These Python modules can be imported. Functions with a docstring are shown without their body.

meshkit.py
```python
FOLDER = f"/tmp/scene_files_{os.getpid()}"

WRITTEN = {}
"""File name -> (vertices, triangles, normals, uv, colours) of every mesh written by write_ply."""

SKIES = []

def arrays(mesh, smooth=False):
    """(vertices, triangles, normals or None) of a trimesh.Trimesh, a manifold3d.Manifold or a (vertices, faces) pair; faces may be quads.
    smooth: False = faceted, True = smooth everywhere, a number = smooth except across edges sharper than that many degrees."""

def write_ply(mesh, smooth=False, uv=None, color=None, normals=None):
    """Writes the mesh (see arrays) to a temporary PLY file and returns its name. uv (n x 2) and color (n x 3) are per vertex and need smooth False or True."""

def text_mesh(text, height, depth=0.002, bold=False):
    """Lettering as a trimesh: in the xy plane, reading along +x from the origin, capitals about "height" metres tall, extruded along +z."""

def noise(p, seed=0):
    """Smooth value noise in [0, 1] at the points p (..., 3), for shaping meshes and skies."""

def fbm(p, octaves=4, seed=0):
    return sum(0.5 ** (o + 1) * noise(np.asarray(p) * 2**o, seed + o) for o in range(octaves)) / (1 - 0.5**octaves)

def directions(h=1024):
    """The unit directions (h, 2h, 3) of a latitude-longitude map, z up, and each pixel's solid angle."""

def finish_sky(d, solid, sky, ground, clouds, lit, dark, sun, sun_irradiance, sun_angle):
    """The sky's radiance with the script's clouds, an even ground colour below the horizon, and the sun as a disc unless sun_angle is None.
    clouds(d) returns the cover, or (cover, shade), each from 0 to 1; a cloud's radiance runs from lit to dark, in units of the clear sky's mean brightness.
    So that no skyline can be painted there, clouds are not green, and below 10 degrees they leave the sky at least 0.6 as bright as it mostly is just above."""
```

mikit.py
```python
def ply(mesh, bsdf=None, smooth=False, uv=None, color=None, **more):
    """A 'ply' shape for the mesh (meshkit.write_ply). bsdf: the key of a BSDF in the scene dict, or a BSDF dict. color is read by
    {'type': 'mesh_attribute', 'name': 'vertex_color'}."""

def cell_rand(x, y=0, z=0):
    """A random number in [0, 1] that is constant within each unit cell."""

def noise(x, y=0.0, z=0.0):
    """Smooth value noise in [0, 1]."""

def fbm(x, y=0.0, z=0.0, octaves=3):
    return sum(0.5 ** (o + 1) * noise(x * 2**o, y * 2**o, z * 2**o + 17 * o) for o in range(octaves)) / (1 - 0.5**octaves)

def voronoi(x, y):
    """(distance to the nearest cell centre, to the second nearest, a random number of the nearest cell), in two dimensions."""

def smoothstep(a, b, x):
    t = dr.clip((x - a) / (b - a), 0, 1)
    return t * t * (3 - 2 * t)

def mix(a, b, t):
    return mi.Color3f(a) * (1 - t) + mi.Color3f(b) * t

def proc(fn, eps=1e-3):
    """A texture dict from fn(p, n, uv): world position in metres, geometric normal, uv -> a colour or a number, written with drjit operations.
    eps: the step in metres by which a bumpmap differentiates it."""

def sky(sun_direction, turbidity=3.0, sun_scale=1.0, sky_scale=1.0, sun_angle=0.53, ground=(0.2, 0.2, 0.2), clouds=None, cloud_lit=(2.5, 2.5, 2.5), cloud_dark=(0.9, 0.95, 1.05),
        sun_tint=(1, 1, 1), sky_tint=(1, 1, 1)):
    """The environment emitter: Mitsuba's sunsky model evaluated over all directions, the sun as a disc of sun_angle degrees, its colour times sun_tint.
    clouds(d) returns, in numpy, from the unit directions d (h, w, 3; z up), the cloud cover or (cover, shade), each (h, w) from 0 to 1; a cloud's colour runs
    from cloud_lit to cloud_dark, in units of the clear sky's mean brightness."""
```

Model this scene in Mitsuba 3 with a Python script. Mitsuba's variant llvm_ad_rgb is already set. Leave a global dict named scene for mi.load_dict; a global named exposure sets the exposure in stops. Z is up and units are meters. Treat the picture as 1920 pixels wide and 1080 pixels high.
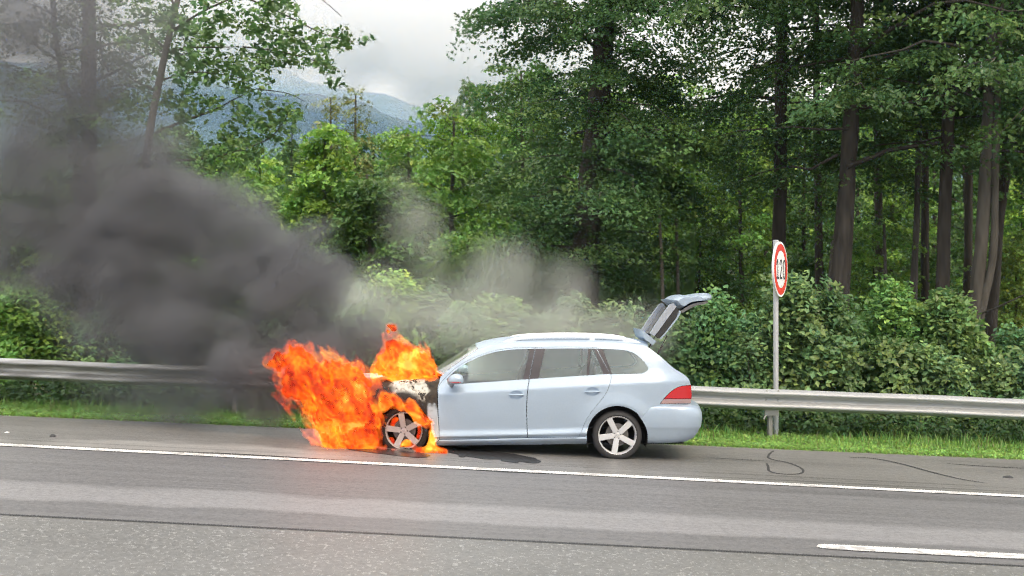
import math
import numpy as np, trimesh, shapely, drjit as dr, mitsuba as mi, mikit, meshkit
from mikit import proc, noise, fbm, smoothstep, mix, cell_rand, voronoi
from shapely.geometry import Polygon, LineString, Point, MultiPolygon, box as sbox
from shapely.ops import unary_union
import shapely.affinity

T = mi.ScalarTransform4f
scene, labels = {}, {}

# ------------------------------------------------------------------ camera, sky, exposure
F, HZ, CX, CAMZ = 2156.0, 559.0, 960.0, 1.9      # focal length and horizon in photograph pixels (1920 wide), eye height
FOV = 2 * math.degrees(math.atan(960.0 / F))
exposure = 3.7
HAZE = True
scene['camera'] = {'type': 'thinlens', 'fov': FOV, 'fov_axis': 'x', 'near_clip': 0.1, 'far_clip': 30000.0, 'aperture_radius': 0.011, 'focus_distance': 14.1,
                   'to_world': T().look_at(origin=[0, 0, CAMZ], target=[0, 1, CAMZ + (HZ - 540.0) / F], up=[0, 0, 1])}


def overcast(d):
    """even cloud layer, brighter towards the zenith as overcast skies are, with soft lumps"""
    e = np.clip(d[..., 2], 0, 1)
    q = d / np.maximum(e[..., None] + 0.12, 1e-3)
    lump = meshkit.fbm(np.stack([q[..., 0] * 1.1, q[..., 1] * 1.1, e * 3], -1), 4, 5) - 0.5
    shade = 1 - (0.06 + 0.94 * e) + 0.4 * lump
    return np.ones_like(e), np.clip(shade, 0, 1)


scene['sky'] = mikit.sky((0.35, -0.55, 0.75), turbidity=3, sun_scale=0.12, sun_angle=24, clouds=overcast,
                         cloud_lit=(2.45, 2.5, 2.6), cloud_dark=(0.82, 0.83, 0.88), ground=(0.12, 0.13, 0.1))


# ------------------------------------------------------------------ helpers
def W(X, Y, d):
    """the point at distance d along the road's normal that stands at pixel (X, Y) of the photograph"""
    return np.array([(X - CX) / F * d, d, CAMZ - (Y - HZ) / F * d])


_count = {}


def key(name, parent=None):
    full = f'{parent}__{name}' if parent else name
    n = _count.get(full, 0)
    _count[full] = n + 1
    return full if n == 0 else f'{full}_{n:03d}'


def add(name, mesh, bsdf, parent=None, smooth=False, **kw):
    k = key(name, parent)
    scene[k] = mikit.ply(mesh, bsdf, smooth=smooth, **kw)
    return k


def thing(name, label, category, group=None):
    k = key(name)
    labels[k] = {'label': label, 'category': category}
    if group:
        labels[k]['group'] = group
    return k


def struct(k, label=None, kind='structure'):
    labels[k] = {'kind': kind}
    if label:
        labels[k]['label'] = label


def rgb(r, g, b):
    return {'type': 'rgb', 'value': [r, g, b]}


def principled(color, rough=0.5, metallic=0.0, **kw):
    return {'type': 'twosided', 'bsdf': {'type': 'principled', 'base_color': color if isinstance(color, dict) else rgb(*color),
            'roughness': rough, 'metallic': metallic, **kw}}


def merged(parts):
    vs, fs, n = [], [], 0
    for m in parts:
        v, f = (m.vertices, m.faces) if hasattr(m, 'vertices') else m
        vs.append(np.asarray(v, float)); fs.append(np.asarray(f, int) + n); n += len(v)
    return trimesh.Trimesh(np.vstack(vs), np.vstack(fs), process=False)


def grid_mesh(P):
    """P (n, m, 3) -> mesh"""
    n, m = P.shape[:2]
    i = np.arange(n * m).reshape(n, m)
    q = np.stack([i[:-1, :-1], i[1:, :-1], i[1:, 1:], i[:-1, 1:]], -1).reshape(-1, 4)
    return trimesh.Trimesh(P.reshape(-1, 3), np.vstack([q[:, [0, 1, 2]], q[:, [0, 2, 3]]]), process=False)


def tube(points, radii, sides=10, cap=True, flat=None, ripple=0.0, seed=0):
    p = np.asarray(points, float)
    t = np.gradient(p, axis=0)
    t /= np.linalg.norm(t, axis=1, keepdims=True) + 1e-12
    ref = np.array([0.31, 0.95, 0.05]) if abs(t[:, 1]).mean() < 0.8 else np.array([1.0, 0.1, 0.1])
    a = np.cross(t, ref); a /= np.linalg.norm(a, axis=1, keepdims=True) + 1e-12
    b = np.cross(t, a)
    ang = np.arange(sides) * 2 * np.pi / sides
    r = np.broadcast_to(np.asarray(radii, float), (len(p),))[:, None] * np.ones(sides)
    if ripple:
        q = p[:, None, :] * 1.7 + 3 * np.stack([np.cos(ang), np.sin(ang), ang * 0], -1)[None]
        r = r * (1 + ripple * (meshkit.fbm(q, 3, seed) - 0.5) * 2)
    ra, rb = (r, r) if flat is None else (r * flat[0], r * flat[1])
    v = p[:, None] + ra[..., None] * np.cos(ang)[None, :, None] * a[:, None] + rb[..., None] * np.sin(ang)[None, :, None] * b[:, None]
    n = len(p)
    i, j = np.meshgrid(np.arange(n - 1), np.arange(sides), indexing='ij')
    q = np.stack([i * sides + j, (i + 1) * sides + j, (i + 1) * sides + (j + 1) % sides, i * sides + (j + 1) % sides], -1).reshape(-1, 4)
    f = np.vstack([q[:, [0, 1, 2]], q[:, [0, 2, 3]]])
    v = v.reshape(-1, 3)
    if cap:
        v = np.vstack([v, p[0], p[-1]])
        j = np.arange(sides)
        f = np.vstack([f, np.stack([j * 0 + len(v) - 2, j, (j + 1) % sides], 1), np.stack([j * 0 + len(v) - 1, (n - 1) * sides + (j + 1) % sides, (n - 1) * sides + j], 1)])
    return trimesh.Trimesh(v, f, process=False)


def spline(pts, n=8, closed=False):
    """Catmull-Rom through the points"""
    p = np.asarray(pts, float)
    if closed:
        p = np.vstack([p[-1], p, p[:2]])
    else:
        p = np.vstack([2 * p[0] - p[1], p, 2 * p[-1] - p[-2]])
    out = []
    for i in range(1, len(p) - 2):
        for s in np.linspace(0, 1, n, endpoint=False):
            a, b, c, d = p[i - 1], p[i], p[i + 1], p[i + 2]
            out.append(0.5 * (2 * b + (c - a) * s + (2 * a - 5 * b + 4 * c - d) * s * s + (3 * b - a - 3 * c + d) * s ** 3))
    if not closed:
        out.append(p[-2])
    return np.array(out)


def lathe(profile, n=48, axis_y=True):
    """profile (k, 2): (radius, along the y axis)"""
    p = np.asarray(profile, float)
    a = np.arange(n + 1) * 2 * np.pi / n
    P = np.stack([p[:, None, 0] * np.cos(a), np.repeat(p[:, 1:2], n + 1, 1), p[:, None, 0] * np.sin(a)], -1)
    m = grid_mesh(P)
    m.merge_vertices()
    return m


def extrude_xz(poly, y0, y1):
    """a polygon in (x, z) made solid between two values of y"""
    polys = poly.geoms if hasattr(poly, 'geoms') else [poly]
    out = []
    for g in polys:
        if g.area < 1e-9:
            continue
        m = trimesh.creation.extrude_polygon(g, abs(y1 - y0), engine='earcut')
        v = m.vertices.copy()
        out.append(trimesh.Trimesh(np.stack([v[:, 0], min(y0, y1) + v[:, 2], v[:, 1]], 1), m.faces[:, ::-1], process=False))
    return merged(out)


# ------------------------------------------------------------------ the lie of the land
_GD, _GG = [0, 13, 15.7, 17.1, 22, 40, 90], [.0505, .0505, .0437, .0400, .038, .02, 0.]


def ground(x, d):
    """height of the ground: the motorway falls gently to the right"""
    x, d = np.asarray(x, float), np.asarray(d, float)
    z = -np.interp(d, _GD, _GG) * 80 * np.tanh(x / 80)
    lump = 0.10 * (meshkit.fbm(np.stack([x * .6, d * .6, x * 0], -1), 3, 3) - .5) + 0.6 * (meshkit.fbm(np.stack([x * .05, d * .05, x * 0], -1), 3, 4) - .5)
    return z + np.clip((d - 16.2) / 6, 0, 1) * lump - 0.05 * np.clip((d - 15.75) / .4, 0, 1)


def strip(d0, d1, lift, x0=-260., x1=260., nd=2):
    xs = np.concatenate([np.linspace(x0, -30, 24)[:-1], np.linspace(-30, 30, 121), np.linspace(30, x1, 24)[1:]])
    ds = np.linspace(d0, d1, nd)
    X, D = np.meshgrid(xs, ds, indexing='ij')
    return grid_mesh(np.stack([X, D, ground(X, D) + lift], -1)[:, ::-1])


# surfaces of the road: colour is the stone and bitumen, the wheel tracks are polished stone
def coarse_asphalt(p, n, uv):
    g = noise(p.x * 70, p.y * 70, 0.) * .55 + noise(p.x * 31, p.y * 31, 5.) * .45
    chips = smoothstep(.74, .9, noise(p.x * 46, p.y * 46, 9.))
    big = fbm(p.x * .5, p.y * 1.3, 2.)
    v = .092 + .055 * g + .036 * (big - .5) + .085 * chips
    return mi.Color3f(v * 1.0, v * 1.0, v * 0.985)


def lane_asphalt(p, n, uv):
    g = noise(p.x * 60, p.y * 60, 0.) * .6 + noise(p.x * 27, p.y * 27, 5.) * .4
    w = (noise(p.x * 1.7, p.y * 3., 3.) - .5) * .16
    y = p.y + .0015 * p.x + w + (noise(p.x * 14, p.y * 9, 8.) - .5) * .05
    track = smoothstep(9.62, 9.78, y) * (1 - smoothstep(10.36, 10.62, y))
    track2 = smoothstep(11.55, 11.75, y) * (1 - smoothstep(11.95, 12.15, y)) * .25
    oil = smoothstep(11.95, 12.15, y) * (1 - smoothstep(12.25, 12.45, y)) * smoothstep(0., 4., p.x)
    streak = noise(p.x * .35, p.y * 17, 1.) - .5
    v = .078 + .040 * g + .014 * streak + .052 * track * (.85 + .3 * g) + .02 * track2 - .02 * oil
    return mi.Color3f(v * 1.11, v * 1.10, v * 1.14)


def shoulder_asphalt(p, n, uv):
    g = noise(p.x * 60, p.y * 60, 0.) * .6 + noise(p.x * 27, p.y * 27, 5.) * .4
    big = fbm(p.x * .6, p.y * 1.6, 4.)
    streak = noise(p.x * .3, p.y * 13, 1.) - .5
    worn = smoothstep(-6.2, -4.6, p.x + (noise(p.x * 2, p.y * 2, 6.) - .5) * 1.6) * (1 - smoothstep(-2.4, -1.4, p.x)) * smoothstep(12.8, 12.95, p.y) * (1 - smoothstep(13.35, 13.75, p.y + (noise(p.x * 3, p.y * 4, 2.) - .5) * .3))
    rub = smoothstep(.55, .8, noise(p.x * .25, p.y * 24, 7.)) * (1 - smoothstep(13.2, 13.6, p.y))
    v = .086 + .044 * g + .042 * (big - .5) + .014 * streak + .085 * worn - .035 * rub
    return mi.Color3f(v * 1.12, v * 1.09, v * 1.06)


def road_paint(p, n, uv):
    wear = smoothstep(.46, .74, noise(p.x * 23, p.y * 31, 1.) * .6 + noise(p.x * 4, p.y * 9, 2.) * .4)
    return mix((.55, .545, .53), (.24, .235, .23), wear * .8)


def soil(p, n, uv):
    a = fbm(p.x * 1.1, p.y * 1.1, p.z)
    b = noise(p.x * 17, p.y * 17, 1.)
    return mix((.030, .024, .014), (.055, .062, .022), a) * (.6 + .8 * b)


scene['mat_coarse'] = {'type': 'bumpmap', 'arbitrary': proc(lambda p, n, uv: noise(p.x * 60, p.y * 60, 1.) * .6 + noise(p.x * 25, p.y * 25, 1.) * .4, eps=4e-3), 'scale': .0035,
                       'bsdf': principled(proc(coarse_asphalt), .45, specular=.55)}
scene['mat_lane'] = principled(proc(lane_asphalt), .5, specular=.38)
scene['mat_shoulder'] = principled(proc(shoulder_asphalt), .42, specular=.55)
scene['mat_paint_line'] = principled(proc(road_paint), .5)
scene['mat_tar'] = principled((.034, .034, .035), .5)
scene['mat_soil'] = principled(proc(soil), .95)

# ground out to the horizon
_xs = np.concatenate([-np.geomspace(9000, 45, 26), np.linspace(-40, 40, 81), np.geomspace(45, 9000, 26)])
_ds = np.concatenate([-np.geomspace(6000, 30, 14), np.linspace(-25, 14, 14), np.linspace(15.6, 16.4, 5), np.linspace(17, 60, 44), np.geomspace(64, 9000, 26)])
_X, _D = np.meshgrid(_xs, _ds, indexing='ij')
_Z = ground(_X, _D) - np.where(_D < 15.7, .08, 0.0)
struct(add('ground', grid_mesh(np.stack([_X, _D, _Z], -1)[:, ::-1]), 'mat_soil', smooth=True), 'dark leafy soil under the wood beside the motorway')
struct(add('near_lane', strip(-14, 9.03, 0.0, nd=24), 'mat_coarse'), 'coarse pale grey asphalt lane nearest the camera')
struct(add('right_lane', strip(9.03, 12.74, 0.0, nd=6), 'mat_lane'), 'smooth purplish asphalt lane with a pale polished wheel track')
struct(add('hard_shoulder', strip(12.74, 15.72, 0.0, nd=6), 'mat_shoulder'), 'warm grey asphalt hard shoulder the car stands on')


def band(points, widths, lift, n=6):
    """a flat strip along points (x, d) on the road"""
    p = spline(points, n) if len(points) > 2 else np.array([np.linspace(points[0][k], points[-1][k], 60) for k in (0, 1)]).T
    w = np.interp(np.linspace(0, 1, len(p)), np.linspace(0, 1, len(widths)), widths)
    t = np.gradient(p, axis=0); t /= np.linalg.norm(t, axis=1, keepdims=True) + 1e-9
    nrm = np.stack([-t[:, 1], t[:, 0]], 1)
    a, b = p + nrm * w[:, None] / 2, p - nrm * w[:, None] / 2
    P = np.stack([np.column_stack([q, ground(q[:, 0], q[:, 1]) + lift]) for q in (a, b)], 1)
    return grid_mesh(P)


def on_road(X, Y):
    """(x, d) of the road point at a pixel"""
    d = 13.0
    for _ in range(30):
        x = (X - CX) / F * d
        d = 0.5 * d + 0.5 * F * (CAMZ + np.interp(d, _GD, _GG) * 80 * np.tanh(x / 80)) / (Y - HZ)
    return (x, d)


LINE_D = 12.66
struct(add('edge_line', merged([band([(-120, LINE_D), (-40, LINE_D)], [.17], .008), band([(-40, LINE_D), (0, LINE_D)], [.17], .008), band([(0, LINE_D), (40, LINE_D)], [.17], .008), band([(40, LINE_D), (120, LINE_D)], [.17], .008)]), 'mat_paint_line'), 'solid white edge line between lane and hard shoulder')
_x, _d = on_road(1560, 1026)
for _i in range(-4, 5):
    if _i == 0 or abs(_i) < 3:
        _k = add('lane_dash', band([(_x - .02 + 18 * _i, _d + .02), (_x + .18 + 18 * _i, _d), (_x + 3 + 18 * _i, _d), (_x + 6 + 18 * _i, _d)], [.06, .2, .2, .2], .008, n=12), 'mat_paint_line')
        struct(_k, 'white dash of the broken line between the two lanes')
struct(add('joint_seam', merged([band([(-60, 9.03), (0, 9.03)], [.05], .004), band([(0, 9.03), (60, 9.03)], [.05], .004)]), 'mat_tar'), 'thin black tar joint between the two lanes')


def tar(name, px, w, label, mat='mat_tar'):
    k = add(name, band([on_road(*q) for q in px], [.75 * q for q in w], .004, n=10), mat)
    labels[k] = {'label': label, 'category': 'road marking', 'kind': 'thing'}
    return k


tar('tar_squiggle', [(1450, 845), (1441, 853), (1443, 860), (1478, 868), (1500, 877), (1505, 885), (1490, 889), (1460, 888), (1442, 883), (1440, 876), (1437, 869)], [.035, .05, .035, .05, .035], 'S-shaped black tar squiggle on the hard shoulder right of the car')
tar('tar_seam', [(1590, 857), (1640, 860), (1690, 870), (1745, 885), (1800, 898), (1850, 906)], [.03, .06, .07, .07, .05, .02], 'long curved black tar seam running down the hard shoulder at right')
tar('tar_seam', [(1775, 869), (1830, 873), (1880, 876), (1960, 880)], [.03, .05, .05, .05], 'short straight tar seam near the verge at the right edge')
tar('skid_streak', [(860, 879), (940, 884), (1020, 887), (1110, 889), (1230, 893)], [.02, .10, .14, .08, .02], 'thin dark rubber streak on the shoulder in front of the car')
tar('skid_streak', [(1330, 858), (1400, 862), (1460, 866)], [.02, .03, .01], 'faint short rubber streak behind the rear bumper')
tar('skid_streak', [(330, 846), (440, 851), (560, 858), (680, 866)], [.015, .05, .05, .01], 'dark rubber streak along the edge line left of the fire')


# ------------------------------------------------------------------ what has run out of the engine bay
def spill(nm, px, label, mat, seed):
    p = np.array([on_road(*q) for q in spline(px, 6, closed=True)])
    p = p + (np.stack([meshkit.fbm(np.column_stack([p * 4, p[:, :1] * 0 + seed + k]), 3, seed + k) for k in (0, 9)], 1) - .5) * np.array([.25, .12])
    pl = Polygon(p).buffer(0)
    pl = max(pl.geoms, key=lambda g: g.area) if hasattr(pl, 'geoms') else pl
    v, f = trimesh.creation.triangulate_polygon(pl, engine='earcut')
    k = key(nm)
    scene[k] = mikit.ply((np.column_stack([v, ground(v[:, 0], v[:, 1]) + .005]), f), mat)
    labels[k] = {'label': label, 'category': 'spill'}


scene['mat_oil'] = principled((.022, .021, .022), .32, specular=.5)
spill('oil_spill', [(846, 840), (885, 842), (940, 848), (985, 856), (1015, 866), (1002, 869), (980, 866), (960, 868), (930, 862), (905, 861), (880, 856), (866, 857), (850, 852)], 'black oily puddle spreading under the front door of the car', 'mat_oil', 3)
spill('oil_spill', [(640, 836), (690, 838), (750, 845), (810, 852), (790, 858), (720, 852), (660, 844)], 'dark melted residue on the road below the burning front wheel', 'mat_oil', 5)
# ------------------------------------------------------------------ the wooded mountains
def hill(nm, d, ridge, depth, rough, label, seed, n=240):
    X = np.linspace(ridge[0][0], ridge[-1][0], n)
    Yr = np.interp(X, [a for a, _ in ridge], [b for _, b in ridge])
    rows = []
    for s in np.linspace(0, 1.25, 46):
        dd = d - depth * (1 - s)
        xw = (X - CX) / F * d * (.9 + .1 * s)
        top = CAMZ - (Yr - HZ) / F * d
        prof = s ** 1.25 if s <= 1 else 1 - 1.4 * (s - 1)
        q = np.stack([xw / d * 14, np.full(n, dd / d * 14), 0 * xw], -1)
        z = top * prof + rough * (meshkit.fbm(q, 5, seed) - .5) * min(1, s * 2) + .02 * rough * (meshkit.noise(q * 40, seed) - .5)
        rows.append(np.stack([xw, np.full(n, dd), np.where(s == 0, -30, z)], 1))
    struct(add(nm, grid_mesh(np.array(rows)), 'mat_hill', smooth=True), label)


def hill_wood(p, n, uv):
    a = noise(p.x * .02, p.y * .02, p.z * .02)
    b = fbm(p.x * .006, p.y * .006, p.z * .004)
    return mix((.024, .050, .020), (.040, .074, .027), a * .5 + b * .5)


scene['mat_hill'] = principled(proc(hill_wood), 1.0, specular=.1)
hill('hill', 2400, [(-1800, 260), (-600, 190), (100, 120), (300, 135), (420, 158), (520, 172), (600, 184), (680, 202), (760, 218), (830, 232), (1000, 262), (1300, 300), (1900, 330), (2900, 380)], 1100, 60, 'blue wooded hill in the haze under the clouds', 3)
hill('mountain', 5200, [(-2500, 260), (-500, 150), (200, 90), (500, 110), (640, 150), (715, 166), (760, 190), (830, 220), (1000, 250), (1400, 230), (2000, 260), (3200, 350)], 1800, 150, 'farther mountain flank fading into the cloud', 9)
# ------------------------------------------------------------------ the wood, its shrubs and the verge
_lc = {'type': 'mesh_attribute', 'name': 'vertex_color'}
scene['mat_leaf'] = {'type': 'blendbsdf', 'weight': .5, 'first': {'type': 'principledthin', 'base_color': _lc, 'roughness': .45, 'diff_trans': 1.1, 'spec_trans': 0.0, 'eta': 1.4},
                     'second': {'type': 'twosided', 'bsdf': {'type': 'principled', 'base_color': _lc, 'roughness': .38, 'specular': .55}}}


def bark(p, n, uv):
    a = noise(p.x * 22 + p.y * 9, p.y * 22, p.z * 2.6)
    b = fbm(p.x * 3, p.y * 3, p.z * 1.2)
    return mix((.028, .024, .020), (.090, .077, .064), a * .65 + b * .35)


def grey_bark(p, n, uv):
    a = noise(p.x * 22 + p.y * 9, p.y * 22, p.z * 2.6)
    b = fbm(p.x * 3, p.y * 3, p.z * 1.2)
    return mix((.045, .040, .034), (.13, .118, .10), a * .5 + b * .5)


scene['mat_bark'] = principled(proc(bark), .9)
scene['mat_grey_bark'] = principled(proc(grey_bark), .9)

DARK, MID_G, LIGHT, YELLOW, GREY_G, OLIVE = (.086, .168, .054), (.100, .195, .045), (.190, .335, .062), (.21, .31, .065), (.085, .150, .065), (.20, .235, .065)


def leaf_cloud(rng, centers, normals, radii, per, size, color, spread=.55, squash=.10, bend=35.):
    """leaves of two facets each, spread over flat sprays; every leaf has its own colour"""
    C = np.repeat(centers, per, 0); N = np.repeat(normals, per, 0); R = np.repeat(radii, per)
    n = len(C)
    ref = np.where(np.abs(N[:, 2:3]) < .9, [[0, 0, 1.]], [[1., 0, 0]])
    U = np.cross(N, ref); U /= np.linalg.norm(U, axis=1, keepdims=True); V = np.cross(N, U)
    rr, aa = np.sqrt(rng.random(n)) , rng.random(n) * 2 * np.pi
    P = C + U * (R * rr * np.cos(aa))[:, None] + V * (R * rr * np.sin(aa))[:, None] + N * (rng.normal(size=n) * R * squash)[:, None]
    P[:, 2] -= R * rr ** 2 * .22
    ln = N + rng.normal(size=(n, 3)) * math.tan(math.radians(bend)) * .75
    ln /= np.linalg.norm(ln, axis=1, keepdims=True)
    ax = rng.normal(size=(n, 3)); ax -= ln * (ax * ln).sum(1, keepdims=True); ax /= np.linalg.norm(ax, axis=1, keepdims=True)
    sd = np.cross(ln, ax)
    L = size * rng.uniform(.65, 1.25, n)[:, None]
    b, t = P - ax * L * .5, P + ax * L * .5
    l, r = P - ax * L * .08 + sd * L * .31 + ln * L * .09, P - ax * L * .08 - sd * L * .31 + ln * L * .09
    v = np.stack([b, l, t, r], 1).reshape(-1, 3)
    i = np.arange(n)[:, None] * 4
    f = np.hstack([i, i + 1, i + 2, i, i + 2, i + 3]).reshape(-1, 3)
    k = len(centers)
    sc = np.repeat(rng.normal(size=(k, 2)), per, 0)
    val = np.exp(.24 * sc[:, 0] + .13 * rng.normal(size=n))
    hue = np.clip(.15 * sc[:, 1] + .08 * rng.normal(size=n), -.22, .5)
    col = np.asarray(color)[None] * val[:, None] * np.stack([1 + hue, 1 + .25 * hue, 1 - .5 * hue], 1)
    return v, f, np.repeat(np.clip(col, .005, .6), 4, 0)


def crown_entry(parent, name, clouds, **kw):
    v, f, c, at = [], [], [], 0
    for a, b, d in clouds:
        v.append(a); f.append(b + at); c.append(d); at += len(a)
    k = key(name, parent)
    scene[k] = mikit.ply((np.vstack(v), np.vstack(f)), 'mat_leaf', smooth=False, color=np.vstack(c), **kw)
    return k


def limb_path(rng, p0, az, length, rise, droop, n=7):
    s = np.linspace(0, 1, n)
    h = np.array([math.cos(az), math.sin(az), 0])
    side = np.array([-h[1], h[0], 0])
    wob = np.cumsum(rng.normal(size=n)) * .055 * length
    return p0 + h * (s * length)[:, None] + side * wob[:, None] + np.array([0, 0, 1.]) * (rise * length * s - droop * length * s ** 2 + np.cumsum(rng.normal(size=n)) * .028 * length * (s > 0))[:, None]


def tree(label, trunk, seed, zlo, zhi, reach, limbs, color, category='tree', group=None, name='tree', leaf=.12, per=55, sprays=9, rise=.35, droop=.45, taper=None, mat='mat_bark',
         crown_mat=None, spray_r=.5, shape='round', az=None, limb_mat=None, sides=14, tilt=.28, max_limbs=14, low=.35, aside=False):
    """trunk: list of (point, radius). Limbs leave it between zlo and zhi, each carrying flat drooping sprays of leaves."""
    rng = np.random.default_rng(seed)
    t = thing(name, label, category, group)
    P = np.array([p for p, _ in trunk]); R = np.array([r for _, r in trunk])
    if len(P) < 12:
        P2 = spline(P, 4); R = np.interp(np.linspace(0, 1, len(P2)), np.linspace(0, 1, len(P)), R); P = P2
    add('trunk', tube(P, R, sides, ripple=.26, seed=seed), mat, t, smooth=True)
    order = np.argsort(P[:, 2]); zs, PP, RR = P[order, 2], P[order], R[order]
    cen, nor, rad, brs = [], [], [], []
    zz_ = zlo + (zhi - zlo) * (np.arange(limbs) + rng.random(limbs)) / limbs
    for i, z in enumerate(zz_):
        p0 = np.array([np.interp(z, zs, PP[:, k]) for k in range(3)]); r0 = np.interp(z, zs, RR)
        u = (z - zlo) / max(zhi - zlo, .01)
        if shape == 'round':
            ln = reach * (low + (1 - low) * math.sin(math.pi * min(1, .22 + .78 * u)) ** .7)
        elif shape == 'cone':
            ln = reach * (1.0 - .92 * u)
        else:
            ln = reach * (1 - .45 * u)
        ln *= rng.uniform(.72, 1.18)
        a = i * 2.399 + rng.normal() * .4 if az is None else az[0] + (az[1] - az[0]) * rng.random()
        if aside and math.sin(a) < -.45 and z < 8.6 and rng.random() < .6:      # low boughs towards the road were cut back
            a = -a
        if aside and math.sin(a) < -.3:       # above, they reach out towards the light over the verge
            ln *= 1.5
        path = limb_path(rng, p0, a, ln, rise * (1.2 - .5 * u) + .25 * u, droop * rng.uniform(.45, 1.5))
        brs.append((ln, path, r0))
        m = max(3, int(sprays * ln / reach + .5))
        s = rng.uniform(.10, 1.05, m) ** .8
        q = np.array([[np.interp(x, np.linspace(0, 1, len(path)), path[:, k]) for k in range(3)] for x in s])
        h = np.array([math.cos(a), math.sin(a), 0]); sd = np.array([-h[1], h[0], 0])
        off = rng.uniform(-1, 1, m) * (.30 * ln * (1.15 - .6 * s))
        q = q + sd * off[:, None] - np.array([0, 0, 1.]) * (np.abs(off) * .25 + rng.random(m) * .15)[:, None]
        nn = np.array([0, 0, 1.]) + h * (tilt * (.4 + s))[:, None] + sd * (np.sign(off) * .2)[:, None] + rng.normal(size=(m, 3)) * .22
        cen.append(q); nor.append(nn / np.linalg.norm(nn, axis=1, keepdims=True)); rad.append(spray_r * rng.uniform(.7, 1.3, m))
    brs.sort(key=lambda b: -b[0])
    for ln, path, r0 in brs[:max_limbs]:
        add('branch', tube(path, np.linspace(min(.5 * r0, .010 + .009 * ln), .005, len(path)), 6), limb_mat or mat, t, smooth=True)
    if len(brs) > max_limbs:
        k = add('twigs', merged([tube(p, np.linspace(min(.4 * r0, .008 + .007 * ln), .004, len(p)), 5) for ln, p, r0 in brs[max_limbs:]]), limb_mat or mat, t, smooth=True)
        labels[k] = {'kind': 'stuff'}
    cl = leaf_cloud(rng, np.vstack(cen), np.vstack(nor), np.concatenate(rad), per, leaf, color)
    crown_entry(t, 'crown', [cl])
    return t


def px_trunk(pts, d, r0, r1, base=True):
    p = [W(a, b, d) for a, b in pts]
    if base:
        g = float(ground(p[0][0], d))
        p[0] = np.array([p[0][0], d, min(p[0][2], g) - .1])
    return [(q, r0 + (r1 - r0) * i / (len(p) - 1)) for i, q in enumerate(p)]


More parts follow.
